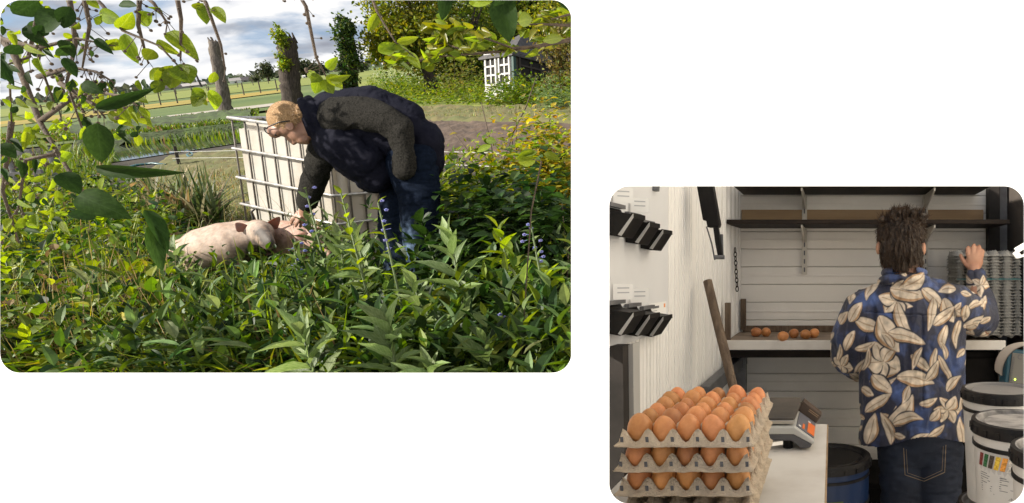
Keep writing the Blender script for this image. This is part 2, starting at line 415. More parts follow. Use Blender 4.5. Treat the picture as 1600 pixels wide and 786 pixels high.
def sheet(name, c, lift, m, nx=1, ny=1, amp=0, kind='structure', ridge=None, fine=3.0):
    """c: corner rows/columns of the ground patch; lift above ground"""
    P = [G(*q) for q in c]; v = []; f = []
    for j in range(ny + 1):
        for i in range(nx + 1):
            a, b = i / nx, j / ny
            p = (P[0] * (1 - a) + P[1] * a) * (1 - b) + (P[3] * (1 - a) + P[2] * a) * b
            z = lift + (ridge(b) if ridge else 0); fall = min(1, 9 * min(a, 1 - a, b, 1 - b)) if amp and not ridge else 1
            if amp: z += amp * (.5 + mnoise.fractal(Vector(p) * fine, .8, 2, 4))
            v.append(p + UZ * (z * fall - .03 * (1 - fall)))
    for j in range(ny):
        for i in range(nx): k = j * (nx + 1) + i; f.append((k, k + 1, k + nx + 2, k + nx + 1))
    return obj(name, MB().add(v, f), m, kind=kind, smooth='all', fix=False)
def hz(x): return 155 - .10463 * (x - 69)
def strip(name, m, lift, x0, x1, n0, f0, n1=None, f1=None):
    """a band of ground between rows given as distances below the horizon line, near and far"""
    n1 = n0 if n1 is None else n1; f1 = f0 if f1 is None else f1
    return sheet(name, [(x0, hz(x0) + n0), (x1, hz(x1) + n1), (x1, hz(x1) + f1), (x0, hz(x0) + f0)], lift, m)
strip('far_field', 'green_field', .02, -60, 660, 34, 1.6)
strip('meadow', 'meadow', .04, -60, 760, 75, 28)
strip('lime_field', 'lime_field', .07, -60, 660, 22, 9)
strip('yellow_field', 'yellow_crop', .10, -60, 455, 40, 30, 30, 25)
strip('verge', 'green_field', .12, -60, 520, 62, 41, 58, 34)
strip('lane', 'lane', .15, -60, 500, 61, 55.5, 52, 47.5)
sheet('ditch_water', [(130, 262), (392, 222), (392, 205), (130, 228)], .02, 'water')
sheet('paddock_ground', [(180, 300), (420, 268), (420, 226), (255, 246)], .03, 'dry_grass', 60, 40, .06)
sheet('paddock_ground', [(150, 440), (560, 440), (460, 262), (240, 275)], .012, 'dry_grass', 60, 60, .03)
sheet('bare_soil', [(600, 262), (1000, 268), (960, 192), (620, 186)], .02, 'soil', 150, 90, .045, fine=4)
sheet('dry_lawn', [(620, 192), (980, 199), (960, 166), (640, 168)], .05, 'dry_grass', 90, 40, .07)
sheet('lawn', [(560, 170), (880, 168), (880, 112), (560, 124)], .045, 'lime_field')
mat('bank_soil', (.022, .03, .009), (.05, .085, .015), scale=2, rough=1, bump=2, bscale=9)
sheet('ditch_bank', [(120, 236), (400, 207), (400, 186), (120, 210)], .0, 'bank_soil', 60, 8, .1, ridge=lambda b: .42 * min(1, b * 3) * (1 - .2 * b))

# ---- green stuff nobody could count
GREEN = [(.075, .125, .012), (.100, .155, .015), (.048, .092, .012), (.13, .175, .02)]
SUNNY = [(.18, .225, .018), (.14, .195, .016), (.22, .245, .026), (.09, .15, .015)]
DARK = [(.018, .045, .008), (.028, .062, .012), (.014, .034, .008), (.04, .078, .016)]  # darkest greens: the shade of leaf gaps is put into the colour
BLUEG = [(.105, .165, .05), (.135, .195, .065), (.07, .125, .035), (.17, .225, .10)]
STRAW = [(.30, .25, .11), (.22, .19, .08), (.12, .14, .03), (.16, .18, .05)]
mat('foliage', None, attr=True, scale=25, rough=.5, transl=.26, spec=.22)
mat('grass_blade', None, attr=True, scale=12, rough=.5, transl=.25, spec=.2)
LF = leaf_tpl(4, .22, .25)
LN = leaf_tpl(4, .15, .3, lambda t: math.sin(math.pi * t ** .7) ** 1.2)
def stuff(name, parts, m, label=None):
    v, f, t = join_np(parts); o = obj(name, mesh_np(name, v, f, t), m, kind='stuff')
    if label: o['label'] = label
    return o
rg = region
# far meadow and bank grass
b1 = rg(7000, [(-20, 252), (410, 205), (410, 182), (-20, 225)]); b2 = rg(2600, [(180, 232), (300, 212), (420, 205), (430, 215), (330, 222)])
b3 = rg(2400, [(-20, 268), (180, 232), (170, 300), (60, 360), (-20, 360)])
stuff('grass', [blades(b1 + UZ * .3, RNG.uniform(.05, .13, len(b1)), .03, GREEN, .5), blades(b2[::8], RNG.uniform(.10, .3, len(b2[::8])), .02, GREEN, .4),
                blades(b3, RNG.uniform(.2, .6, len(b3)), .015, GREEN, .8)], 'grass_blade', 'tall green grass along the bank of the ditch')
b1 = rg(5000, [(225, 285), (420, 240), (420, 350), (330, 370), (240, 340)]); b2 = rg(2600, [(600, 188), (640, 172), (900, 168), (900, 186)])
b3 = rg(260, [(690, 262), (900, 262), (900, 196), (690, 196)])
stuff('dry_grass', [blades(b1, RNG.uniform(.03, .14, len(b1)), .006, STRAW, .9), blades(b2, RNG.uniform(.05, .2, len(b2)), .012, STRAW, .9),
                    blades(b3, RNG.uniform(.02, .07, len(b3)), .01, STRAW, .9)], 'grass_blade', 'short dry grass on the paddock and soil edges')
b = rg(1500, [(575, 168), (900, 166), (900, 140), (575, 128)])
stuff('lawn_edge_plants', [stems(b, RNG.uniform(.2, .7, len(b)), 7, .16, .09, GREEN + SUNNY, LF, spread=.06)], 'foliage', 'low green plants along the lawn edge')
b = rg(380, [(585, 132), (680, 136), (680, 118), (585, 112)])
stuff('white_blossom', [stems(b, RNG.uniform(.3, .9, len(b)), 6, .13, .12, [(.5, .5, .42), (.35, .4, .25), (.1, .16, .04)], LF, spread=.1)], 'foliage', 'pale blossoming cow parsley on the lawn')
def lowf(p): return np.where((p[:, 1] > 3.55) & (p[:, 0] / p[:, 1] > -1.05), .5, 1.0)     # trodden lower round the pigs
# near grass and ground cover
ZL = [(-60, 345), (80, 330), (270, 360), (300, 420), (300, 640), (-80, 640)]
ZC = [(200, 420), (520, 400), (560, 480), (560, 680), (160, 680)]
ZR = [(520, 430), (720, 410), (930, 420), (930, 700), (520, 700)]
b = rg(1050, ZL, True); c = rg(700, [(-60, 300), (160, 300), (300, 345), (300, 400), (-60, 400)])
stuff('bramble_cover', [stems(b, RNG.uniform(.15, .62, len(b)), 10, .135, .075, SUNNY + GREEN + DARK, LF, spread=.03, dry=.04),
                        stems(c, RNG.uniform(.15, .5, len(c)), 8, .12, .065, DARK + GREEN, LF, spread=.04)], 'foliage', 'sunlit leafy undergrowth left of the pigs')
b = rg(2200, ZL, True); c = rg(2300, ZC, True); d = rg(900, ZR, True); e = rg(1300, [(235, 400), (270, 365), (520, 380), (540, 450), (240, 470)]); s_ = rg(420, ZL + ZC[1:3])
stuff('tall_grass', [blades(b, RNG.uniform(.2, .75, len(b)) * lowf(b), .008, SUNNY + GREEN, .9, dry=.14), blades(c, RNG.uniform(.2, .75, len(c)) * lowf(c), .008, GREEN + SUNNY, .9, dry=.1),
                     blades(d, RNG.uniform(.15, .5, len(d)), .004, GREEN, .9), blades(e, RNG.uniform(.10, .28, len(e)), .006, SUNNY + GREEN, .8, dry=.25),
                     blades(s_, RNG.uniform(.5, .85, len(s_)), .003, [(.32, .26, .13), (.25, .2, .09), (.2, .17, .06)], .45)], 'grass_blade', 'long green grass blades around the pigs')
b = rg(600, ZC, True); c = rg(620, ZR, True); d = rg(700, [(640, 470), (930, 470), (930, 720), (620, 720)])
wd = rg(330, ZC, True); we = rg(200, [(230, 452), (520, 445), (560, 480), (230, 485)]); wf = rg(300, ZR, True)
LW = leaf_tpl(5, .2, .3, lambda t: math.sin(math.pi * t ** .75) ** 1.05)
stuff('leafy_weeds', [stems(wd, RNG.uniform(.25, .6, len(wd)) * lowf(wd), 13, .18, .055, BLUEG + GREEN + DARK, LW, p0=-.1, p1=1.1, lean=.25), stems(we, RNG.uniform(.06, .2, len(we)), 9, .10, .04, GREEN + SUNNY, LW, p0=0, p1=1.1, lean=.25), stems(wf, RNG.uniform(.25, .55, len(wf)), 13, .19, .06, BLUEG + GREEN + DARK, LW, p0=-.1, p1=1.1, lean=.25)], 'foliage', 'broad leafy weeds filling the foreground')
stuff('undergrowth', [stems(b, RNG.uniform(.1, .40, len(b)), 8, .105, .05, DARK + GREEN[:2], LF, dry=.03), stems(c, RNG.uniform(.1, .42, len(c)), 8, .12, .06, DARK + GREEN[:2], LF),
                      stems(d, RNG.uniform(.05, .28, len(d)), 7, .10, .06, GREEN + SUNNY, LF)], 'foliage', 'low leafy undergrowth in the foreground')

# ================================================================== plants that are things
def plant(name, label, cat, base, parts, m='foliage', stem=None, group=None, stem_mat='stem'):
    t = thing(name, label, cat, base, group)
    v, f, ti = join_np(parts); obj('leaves', mesh_np('leaves', v, f, ti), m, t)
    if stem: obj('stem', stem, stem_mat, t, smooth='all', kind='stuff')
    return t
mat('stem', (.09, .13, .035), (.06, .09, .03), scale=20, rough=.6)
mat('twig', (.055, .038, .026), (.10, .07, .045), scale=30, rough=.85, bump=1, bscale=120)
mat('bark', (.075, .056, .042), (.025, .018, .014), scale=9, rough=.95, bump=4, bscale=22, stretch=(3, 3, .5), detail=8)
mat('grey_wood', (.20, .17, .14), (.07, .055, .045), scale=12, rough=.95, bump=3, bscale=40, stretch=(3, 3, .3), detail=8)
def shrub(name, label, base, poly, n, hts, nl, ll, lw, cols, tpl=LF, **k):
    b = rg(n, poly); h = RNG.uniform(hts[0], hts[1], n); s = MB()
    for p, q in list(zip(b, h))[:14]: s.tube([p, p + UP * q * .4 + UX * random.uniform(-.05, .05), p + UP * q * .7 + UX * random.uniform(-.06, .06)], [.006, .004, .002], 5)
    return plant(name, label, 'bush', base, [stems(b, h, nl, ll, lw, cols, tpl, **k)], stem=s, stem_mat='twig')
shrub('yellow_shrub', 'yellow-green shrub with orange leaves at the right edge of the garden', G(830, 372), [(808, 402), (905, 345), (925, 400), (850, 428)], 190, (.42, 1.08), 26, .10, .06,
      [(.30, .29, .022), (.23, .27, .022), (.34, .26, .022), (.17, .23, .022), (.25, .18, .025), (.08, .13, .015)], p0=-.3, p1=.6, spread=.06, lean=.3)
shrub('weedy_bush', 'upright bright green weeds just right of the bending man', G(730, 400), [(682, 420), (800, 385), (800, 405), (690, 450)], 130, (.40, .86), 26, .12, .034, SUNNY, LN, p0=-.2, p1=.9, spread=.03)
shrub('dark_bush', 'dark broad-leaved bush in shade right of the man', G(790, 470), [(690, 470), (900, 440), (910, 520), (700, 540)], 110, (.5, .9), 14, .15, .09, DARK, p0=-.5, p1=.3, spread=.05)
shrub('pale_nettle_patch', 'light green nettle patch between the dark bush and yellow shrub', G(760, 420), [(690, 440), (850, 410), (860, 450), (690, 470)], 90, (.5, .85), 12, .14, .085, SUNNY + GREEN, p0=-.4, p1=.4, spread=.05)
shrub('round_shrub', 'round green shrub under the white summer house windows', G(806, 170), [(776, 172), (838, 170), (838, 163), (780, 163)], 60, (.35, .95), 14, .17, .09, GREEN, spread=.1)
shrub('grey_green_shrub', 'grey-green shrub below the dark side of the summer house', G(868, 175), [(842, 178), (905, 177), (905, 168), (845, 168)], 60, (.3, .8), 14, .17, .06, BLUEG, LN, spread=.1)
shrub('hedge_bush', 'dark green bush at the foot of the tree trunk', G(630, 140), [(596, 150), (668, 152), (668, 140), (596, 138)], 70, (.5, 1.3), 14, .2, .12, GREEN, spread=.15)
shrub('olive_shrub', 'olive-green twiggy shrub left of the summer house', G(735, 157), [(700, 160), (756, 160), (756, 150), (700, 150)], 60, (.8, 2.2), 16, .15, .09, [(.13, .14, .03), (.09, .12, .02), (.16, .15, .035)], spread=.2)
# strap-leaved clump
b = rg(34, [(245, 352), (345, 352), (350, 372), (250, 378)]); parts = []
bb = np.repeat(b, 14, 0)
parts.append(blades(bb, RNG.uniform(.35, .85, len(bb)), .019, [(.07, .10, .03), (.10, .13, .05), (.05, .075, .02), (.20, .19, .11)], .95, nseg=6))
t = thing('iris_clump', 'clump of strap-shaped iris leaves behind the pigs', 'plant', G(295, 362)); v, f, ti = join_np(parts)
obj('leaves', mesh_np('leaves', v, f, ti), 'grass_blade', t)

# ================================================================== trees
mat('crown_leaf', None, attr=True, scale=3, rough=.5, transl=.3, spec=.2)
def clumps(c, rad, ncl, nper, csz, L, cols, squash=(1, 1, 1), var=.3):
    """leaf clumps through an ellipsoid (in garden axes)"""
    u = nrm(RNG.normal(size=(ncl, 3))) * (RNG.random((ncl, 1)) ** .45)
    cc = u * np.array(rad); cc = c + cc @ np.stack([UX, UY, UZ])
    P = np.repeat(cc, nper, 0) + (RNG.normal(0, csz, (ncl * nper, 3)) * np.array(squash)) @ np.stack([UX, UY, UZ])
    n = len(P); D = nrm(RNG.normal(size=(n, 3)) - UZ * .4); Nn = nrm(RNG.normal(size=(n, 3)) + UZ * .8)
    k = np.repeat(RNG.uniform(.65, 1.3, (ncl, 1)), nper, 0)
    ti = tints(n, cols, var) * k
    return scatter(leaf_tpl(3, .2, .2), P, D, Nn, L * RNG.uniform(.6, 1.3, n), L * .55 * RNG.uniform(.7, 1.2, n), ti), cc
def tree(label, base, trunk_pts, tr, crowns, cols, ncl, nper, csz, L, name='tree', bark='bark', group=None):
    t = thing(name, label, 'tree', base, group)
    tb = MB().tube(trunk_pts, tr, 9); parts = []
    top = np.asarray(trunk_pts[-1])
    for c, rad in crowns:
        p, cc = clumps(np.asarray(c), rad, ncl, nper, csz, L, cols); parts.append(p)
        for q in cc[::max(1, ncl // 14)]:
            mid = (top + q) / 2 + UZ * random.uniform(-.2, .1); tb.tube([top + UZ * random.uniform(-.5, 0), mid, q], [tr[-1] * .6, tr[-1] * .35, tr[-1] * .12], 5)
    obj('trunk', tb, bark, t, smooth='all')
    v, f, ti = join_np(parts); obj('crown', mesh_np('crown', v, f, ti), 'crown_leaf', t)
    return t
def mpx(d): return d / FPX
# big garden trees, right background
YG = [(.17, .18, .018), (.13, .155, .016), (.21, .20, .022), (.07, .105, .012)]
MG = [(.10, .145, .016), (.075, .12, .013), (.15, .18, .022), (.045, .075, .010)]
tree('tall yellow-green tree with a leaning dark trunk behind the bending man', GD(672, 27), [GD(676, 27), Q(672, 118, 27), Q(652, 70, 27)], [.33, .24, .18],
     [(Q(642, 26, 27), (1.8, 1.5, 1.5)), (Q(614, 64, 26), (.85, .8, .75)), (Q(668, 65, 27), (1.4, 1.2, 1.3))], YG, 95, 52, .26, .17)
tree('dense dark green tree between the leaning tree and the summer house', GD(735, 29), [GD(735, 29), Q(733, 110, 29), Q(730, 60, 29)], [.3, .22, .15],
     [(Q(722, 40, 30), (2.0, 1.6, 2.2)), (Q(735, 105, 29), (1.6, 1.0, 1.2))], MG, 95, 50, .3, .17)
tree('broad green tree rising behind the summer house roof', GD(850, 34), [GD(850, 34), Q(846, 60, 34), Q(842, 10, 34)], [.32, .24, .16],
     [(Q(836, 12, 34), (2.6, 1.8, 2.0)), (Q(785, -5, 34), (2.2, 1.6, 1.8)), (Q(790, 50, 33), (1.6, 1.2, 1.1))], YG + MG, 110, 52, .32, .19)
tree('brownish-green small tree right of the summer house', GD(884, 19), [GD(884, 19), Q(880, 130, 19), Q(876, 100, 19)], [.12, .09, .06],
     [(Q(884, 95, 19), (.75, .7, .9)), (Q(886, 140, 18.5), (.5, .5, .45))], [(.13, .10, .03), (.10, .11, .025), (.16, .13, .03)], 50, 40, .16, .11)
tree('loose pale green tree crown at the top right corner of the garden', GD(905, 24), [GD(912, 24), Q(905, 90, 24), Q(896, 40, 24)], [.2, .15, .1],
     [(Q(880, 40, 24), (1.1, 1.0, 1.0))], YG, 60, 40, .22, .15)
# pollarded trunks
def pollard(label, px0, py0, px1, py1, d, w0, w1, ivy, mtl):
    t = thing('pollard_trunk', label, 'tree trunk', GD(px0, d), 'cut tree trunks along the ditch')
    pts = []; rr = []
    for k in range(22):
        a = k / 21; p = Q(px0 + (px1 - px0) * a, py0 + (py1 - py0) * a, d) + UX * random.uniform(-.03, .03)
        pts.append(p); rr.append((w0 + (w1 - w0) * a) * mpx(d) * .42 * random.uniform(.93, 1.07))
    pts[0] = GD(px0, d); m = MB().tube([pts[0] + (q - pts[0]) for q in pts], rr, 20); ctr = [np.array(p) for p in pts]
    for i_ in range(len(m.v) ):
        k_ = min(i_ // 20, len(ctr) - 1); p_ = np.array(m.v[i_]); o_ = p_ - ctr[k_]; an = i_ % 20
        m.v[i_] = tuple(ctr[k_] + o_ * (1 + .22 * mnoise.noise(Vector((an * 1.3, k_ * .25, px0))) + .10 * mnoise.noise(Vector((an * 2.7, k_ * .8, px0 + 5)))))
    for k in range(11):   # splintered top
        q = pts[-1] + UX * random.uniform(-1, 1) * rr[-1] * .7 + UY * random.uniform(-.5, .5) * rr[-1]; m.tube([q - UZ * .2, q + UZ * random.uniform(.05, .22)], [rr[-1] * .28, .02], 5)
    obj('trunk', m, mtl, t, smooth='all')
    if ivy:
        parts = [clumps(Q(*c, d - .35), r, n, 30, .12, .13, ivy, var=.3)[0] for c, r, n in (((px1 - 2, py1 + 4), (.24, .25, .30), 20), ((px1 + (px0 - px1) * .3, py1 + (py0 - py1) * .3), (.26, .3, .75), 36), ((px1 + (px0 - px1) * .65, py1 + (py0 - py1) * .65), (.22, .3, .7), 22))]
        v, f, ti = join_np(parts); obj('ivy', mesh_np('ivy', v, f, ti), 'crown_leaf', t)
pollard('bare grey pollard trunk at the left of the white tank', 355, 186, 334, 66, 26, 21, 16, None, 'grey_wood')
pollard('thick pollard trunk with bright ivy on its left, above the man\'s head', 457, 176, 449, 60, 24, 33, 27, None, 'bark')
pollard('leafy ivy-covered pollard trunk above the man\'s back', 548, 165, 542, 36, 25, 27, 21, DARK + [(.06, .09, .012), (.09, .12, .016)], 'bark')
t = thing('ivy_tuft', 'bright yellow-green ivy tuft on the left of the thick pollard trunk', 'ivy', Q(440, 90, 23.6))
v, f, ti = join_np([clumps(Q(439, 62, 23.6), (.16, .2, .36), 16, 26, .08, .11, SUNNY)[0], clumps(Q(441, 92, 23.6), (.14, .2, .4), 14, 26, .07, .11, SUNNY)[0], clumps(Q(436, 50, 23.6), (.08, .1, .2), 5, 20, .06, .1, SUNNY)[0]])
obj('leaves', mesh_np('leaves', v, f, ti), 'crown_leaf', t)

# ================================================================== horizon
def far_tree(label, px, d, w, h, cols, n=26):
    base = GD(px, d); up = UZ * mpx(d) * h
    tree(label, base, [base, base + up * .5], [mpx(d) * w * .07, mpx(d) * w * .04], [(base + up * .58, (mpx(d) * w * .5, mpx(d) * w * .4, mpx(d) * h * .45))], cols, n, 22, mpx(d) * w * .10, mpx(d) * w * .15, name='distant_tree', group='trees on the horizon')
FD = [(.05, .06, .03), (.04, .055, .025), (.07, .08, .035)]
far_tree('round tree on the horizon left of the thick pollard trunk', 421, 170, 26, 30, FD)
far_tree('low wide tree on the horizon right of the thick pollard trunk', 478, 170, 34, 24, FD)
far_tree('dark low tree on the horizon beside the man\'s back', 503, 190, 22, 17, FD)
far_tree('small tree on the horizon by the white farm sheds', 401, 200, 15, 11, FD)
far_tree('bushy tree on the horizon below the ivy-covered pollard', 566, 150, 20, 14, FD)
b = np.array([GD(x + RNG.uniform(-2, 2), 300 + RNG.uniform(0, 60)) for x in np.linspace(-60, 600, 420)])
stuff('distant_woods', [scatter(leaf_tpl(3, .2, .2), b + UZ * RNG.uniform(0, 2.2, (len(b), 1)), nrm(RNG.normal(size=(len(b), 3)) + UZ), nrm(RNG.normal(size=(len(b), 3))), np.full(len(b), 3.2), np.full(len(b), 3.0), tints(len(b), [(.05, .06, .045), (.065, .075, .05)], .2))], 'crown_leaf', 'thin line of far woods on the horizon')
mat('far_wall', (.30, .29, .27)); mat('far_white', (.75, .74, .72)); mat('far_roof', (.06, .05, .055)); mat('far_roof_light', (.32, .30, .29))
def farm(label, px, d, w, h, rh, wallm, roofm):
    s = mpx(d); b = GD(px, d); t = thing('farm_building', label, 'farm building', b, 'farm buildings on the horizon'); dx = UX * w * s; dz = UZ * h * s; dy = UY * w * s * .8
    obj('wall', MB().prism([b - dx / 2, b + dx / 2, b + dx / 2 + dz, b - dx / 2 + dz], dy), wallm, t)
    e = UX * .6 + 0; r0 = b + dz + UZ * rh * s + dy / 2
    m = MB(); a = [b - dx * .55 + dz * .96 - dy * .04, b + dx * .55 + dz * .96 - dy * .04, b + dx * .55 + dz * .96 + dy * 1.04, b - dx * .55 + dz * .96 + dy * 1.04]
    m.add(a + [r0 - dx * .5, r0 + dx * .5], [(0, 1, 5, 4), (2, 3, 4, 5), (1, 2, 5), (3, 0, 4), (3, 2, 1, 0)]); obj('roof', m, roofm, t)
    obj('door', MB().box(b + dz * .35 - UY * .15, (w * s * .16, .3, h * s * .6), (UX, UY, UZ)), 'far_roof', t)
farm('dark-roofed farmhouse on the horizon under the hanging leaves', 270, 240, 21, 3.5, 6, 'far_wall', 'far_roof')
farm('long grey-roofed barn on the horizon left of the bare trunk', 300, 260, 34, 3, 4, 'far_wall', 'far_roof_light')
farm('white farm shed on the horizon just right of the bare trunk', 369, 240, 14, 4, 4, 'far_white', 'far_roof_light')
farm('dark barn on the horizon right of the white shed', 384, 250, 20, 3, 5, 'far_wall', 'far_roof')
farm('small white cottage on the horizon beside the round tree', 404, 260, 9, 4, 3, 'far_white', 'far_roof')
farm('tiny white hut in the far field right of the thick trunk', 476, 160, 4, 3, 1.5, 'far_white', 'far_white')
t = thing('light_mast', 'thin dark floodlight mast on the horizon', 'mast', GD(315, 230)); b = GD(315, 230); s = .23
obj('pole', MB().tube([b, b + UZ * 27 * s], [.35, .22], 6), 'far_roof', t); obj('lamp_head', MB().box(b + UZ * 27.5 * s, (6 * s, .5, 2 * s), (UX, UY, UZ)), 'far_roof', t)
# field fence posts
mat('post_wood', (.12, .10, .08), (.07, .06, .05), scale=8, rough=.9)
t = thing('field_fence', 'line of wooden posts and wire across the far field', 'fence', GD(252, 55)); pr = None
for k in range(15):
    px = 70 + k * 26; d = 45 + k * .9; b = GD(px, d); obj('post', MB().tube([b, b + UP * 1.15], .045, 6), 'post_wood', t)
    if pr is not None: obj('wire', MB().tube([pr + UZ * 1.0, b + UZ * 1.0], .012, 4), 'post_wood', t)
    pr = b
t = thing('pasture_fence', 'more distant row of thin pasture fence posts', 'fence', GD(252, 95))
for k in range(16):
    b = GD(60 + k * 24, 90 + k * 2); obj('post', MB().tube([b, b + UP * 1.25], .06, 5), 'post_wood', t)

# ================================================================== summer house
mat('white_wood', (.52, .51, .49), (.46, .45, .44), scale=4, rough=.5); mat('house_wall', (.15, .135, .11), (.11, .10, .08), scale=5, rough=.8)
mat('glass_dark', (.016, .014, .011), rough=.5, spec=.15); mat('roof_slate', (.065, .06, .06), (.035, .034, .036), scale=9, rough=.7, bump=1, bscale=40); mat('green_trim', (.01, .05, .04), rough=.5); mat('shaded_frame', (.030, .022, .016), rough=.7)
UHO = nrm(np.array((-.045, 0, 1.))); dH = 19.8; hb = GD(806, dH); zup = 1.58
Bc = hb; A0 = Q(760, 161, 20.5); A = A0; Cc = Q(884, 158, 21.2); e0 = Cc - Bc; Cc = Bc + e0 - UHO * e0.dot(UHO)
t = thing('summer_house', 'white-windowed garden house with a dark shaded side under trees', 'house', hb)
e1 = nrm(A - Bc); e2 = nrm(Cc - Bc); l1 = np.linalg.norm(A - Bc); l2 = np.linalg.norm(Cc - Bc); n1 = nrm(np.cross(UHO, e1)); n1 = n1 if n1.dot(Bc) < 0 else -n1; n2 = nrm(np.cross(UHO, e2)); n2 = n2 if n2.dot(Bc) < 0 else -n2
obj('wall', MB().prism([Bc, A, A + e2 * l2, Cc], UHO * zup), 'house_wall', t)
obj('plinth', MB().box(Bc + e1 * l1 / 2 + n1 * .03 + UHO * .20, (l1, .05, .40), (e1, n1, UHO)), 'white_wood', t)
def pane_window(c, wd, ht, ax, n, cols, rows, fm, name='window'):
    w = obj(name, MB().box(c - UHO * (ht / 2 + .03) + n * .05, (wd + .12, .07, .06), (ax, n, UHO)).box(c + UHO * (ht / 2 + .03) + n * .05, (wd + .12, .07, .06), (ax, n, UHO))
            .box(c - ax * (wd / 2 + .03) + n * .05, (.06, .07, ht), (ax, n, UHO)).box(c + ax * (wd / 2 + .03) + n * .05, (.06, .07, ht), (ax, n, UHO)), fm, t)
    obj('pane', MB().box(c + n * .03, (wd, .02, ht), (ax, n, UHO)), 'glass_dark', w)
    m = MB()
    for i in range(1, cols): m.box(c + ax * (wd * (i / cols - .5)) + n * .055, (.055, .03, ht), (ax, n, UHO))
    for j in range(1, rows): m.box(c + UHO * (ht * (j / rows - .5)) + n * .057, (wd, .03, .055), (ax, n, UHO))
    obj('glazing_bar', m, fm, w)
obj('front_wall', MB().box(Bc + e1 * l1 / 2 + n1 * .012 + UHO * zup / 2, (l1, .02, zup), (e1, n1, UHO)), 'white_wood', t)
for a in (.27, .73): pane_window(Bc + e1 * l1 * a + UHO * .98, l1 * .30, .84, e1, n1, 2, 3, 'white_wood')
obj('corner_post', MB().box(Bc + UHO * zup / 2 + (n1 + n2) * .03, (.09, .09, zup), (e1, n1, UHO)), 'green_trim', t)
pane_window(Bc + e2 * l2 * .5 + UHO * .98, l2 * .80, .84, e2, n2, 4, 3, 'shaded_frame')  # shaded side: its shade is put into the dark frame and wall colours
rc = (A + Cc + A + e2 * l2 + Bc) / 4 + UHO * (zup + .85); ev = [p + nrm(p - rc + UHO * .85) * .28 + UHO * (zup + .01) for p in (Bc, A, A + e2 * l2, Cc)]
obj('roof', MB().add(ev + [p + UHO * .06 for p in ev] + [rc], [(0, 3, 2, 1), (4, 5, 8), (5, 6, 8), (6, 7, 8), (7, 4, 8), (0, 1, 5, 4), (1, 2, 6, 5), (2, 3, 7, 6), (3, 0, 4, 7)]), 'roof_slate', t)

# ================================================================== electric fence wires
mat('white_wire', (.7, .7, .68), rough=.5); mat('dark_post', (.05, .04, .03), (.03, .025, .02), scale=10, rough=.9)
def wirefence(label, pts, zs, posts):
    t = thing('wire_fence', label, 'fence', G(*posts[0]))
    for z in zs:
        P = [G(x, y) + UZ * z for x, y in pts]; o = obj('wire', MB().tube(P, .0035, 4), 'white_wire', t)
    for x, y in posts: b = G(x, y); obj('post', MB().tube([b, b + UP * (max(zs) + .1)], [.03, .025], 6), 'dark_post', t)
wirefence('white electric fence wires in front of the bare soil', [(640, 292), (760, 300), (930, 318)], (.30, .45), [(905, 312)])
wirefence('white fence tapes left of the white tank beside the ditch', [(276, 262), (330, 262), (420, 262)], (.18, .30), [(281, 262)])
mat('grey_metal', (.22, .22, .22), (.15, .15, .15), scale=15, rough=.45, metal=.6)
t = thing('metal_gate', 'old grey metal gate frame in the shade at the left', 'gate', G(75, 345)); a0, a1 = G(42, 345), G(105, 338)
for z in (.85, .6, .2): obj('rail', MB().bar(a0 + UZ * z, a1 + UZ * z, .03, .05, UZ), 'grey_metal', t)
for p in (a0, a0 * .5 + a1 * .5, a1): obj('post', MB().tube([p, p + UP * .9], .025, 8), 'grey_metal', t)
mat('hose', (.02, .09, .10), rough=.4)
pts = [G(x, y) + UZ * .05 for x, y in ((195, 268), (215, 262), (240, 259), (262, 262), (275, 256), (296, 250), (304, 246), (300, 242), (294, 246), (300, 251))]
meta(obj('garden_hose', MB().tube(pts, .025, 6), 'hose', base=pts[0], smooth='all'), 'dark teal hose lying beside the ditch', 'hose')

# ================================================================== white tank in a metal cage
mat('tank_plastic', (.54, .515, .465), (.40, .35, .28), scale=1.6, rough=.45, lo=.42, hi=.72, bump=.4, bscale=30, transl=.12)
mat('galvanised', (.52, .52, .51), (.33, .31, .29), scale=18, rough=.42, metal=.55, bump=.4, bscale=80)
mat('dark_steel', (.16, .14, .12), (.09, .08, .07), scale=20, rough=.6, metal=.4)
TA, TB, TC = Q(363, 184, 5.5), Q(512, 207, 5.06), Q(604, 186, 5.4)
x1 = nrm(TB - TA); vv = nrm(np.cross(x1, nrm(TC - TB))); vv = vv if vv[2] > 0 else -vv
vv = nrm(Q(363, 184, 5.5) - Q(384.5, 330, 5.70)); x1 = nrm(x1 - vv * x1.dot(vv)); x2 = np.cross(vv, x1); x2 = x2 if x2.dot(TC - TB) > 0 else -x2
LA = np.linalg.norm(TB - TA); LB = .8; HT = 1.02; org = TA - vv * HT
def T_(a, b, c): return org + x1 * a * LA + x2 * b * LB + vv * c * HT
tk = thing('water_tank', 'square white plastic tank in a galvanised cage behind the pigs', 'water tank', T_(.5, .5, 0) - vv * .12)
m = MB(); rows_ = [(.0, .05), (.03, .02), (.9, .02), (.97, .05), (.99, .12)]
bmx = bmesh.new(); me = bpy.data.meshes.new('tank'); mm = MB().box(T_(.5, .5, .485), (LA - .012, LB - .012, HT * .97), (x1, x2, vv))
me.from_pydata(mm.v, [], mm.f); bmx.from_mesh(me); bmesh.ops.bevel(bmx, geom=bmx.edges[:], offset=.055, segments=4, affect='EDGES'); bmesh.ops.recalc_face_normals(bmx, faces=bmx.faces); bmx.to_mesh(me); bmx.free()
me.polygons.foreach_set('use_smooth', [True] * len(me.polygons)); me.set_sharp_from_angle(angle=R_(35)); obj('tank', me, 'tank_plastic', tk)
obj('cap', MB().lathe([(0.001, .03), (.09, .03), (.1, .0)], T_(.5, .5, .97), 20, (x1, x2, vv)), 'dark_steel', tk)
NB = 8; HB = (1.0, .745, .5, .27, .03)
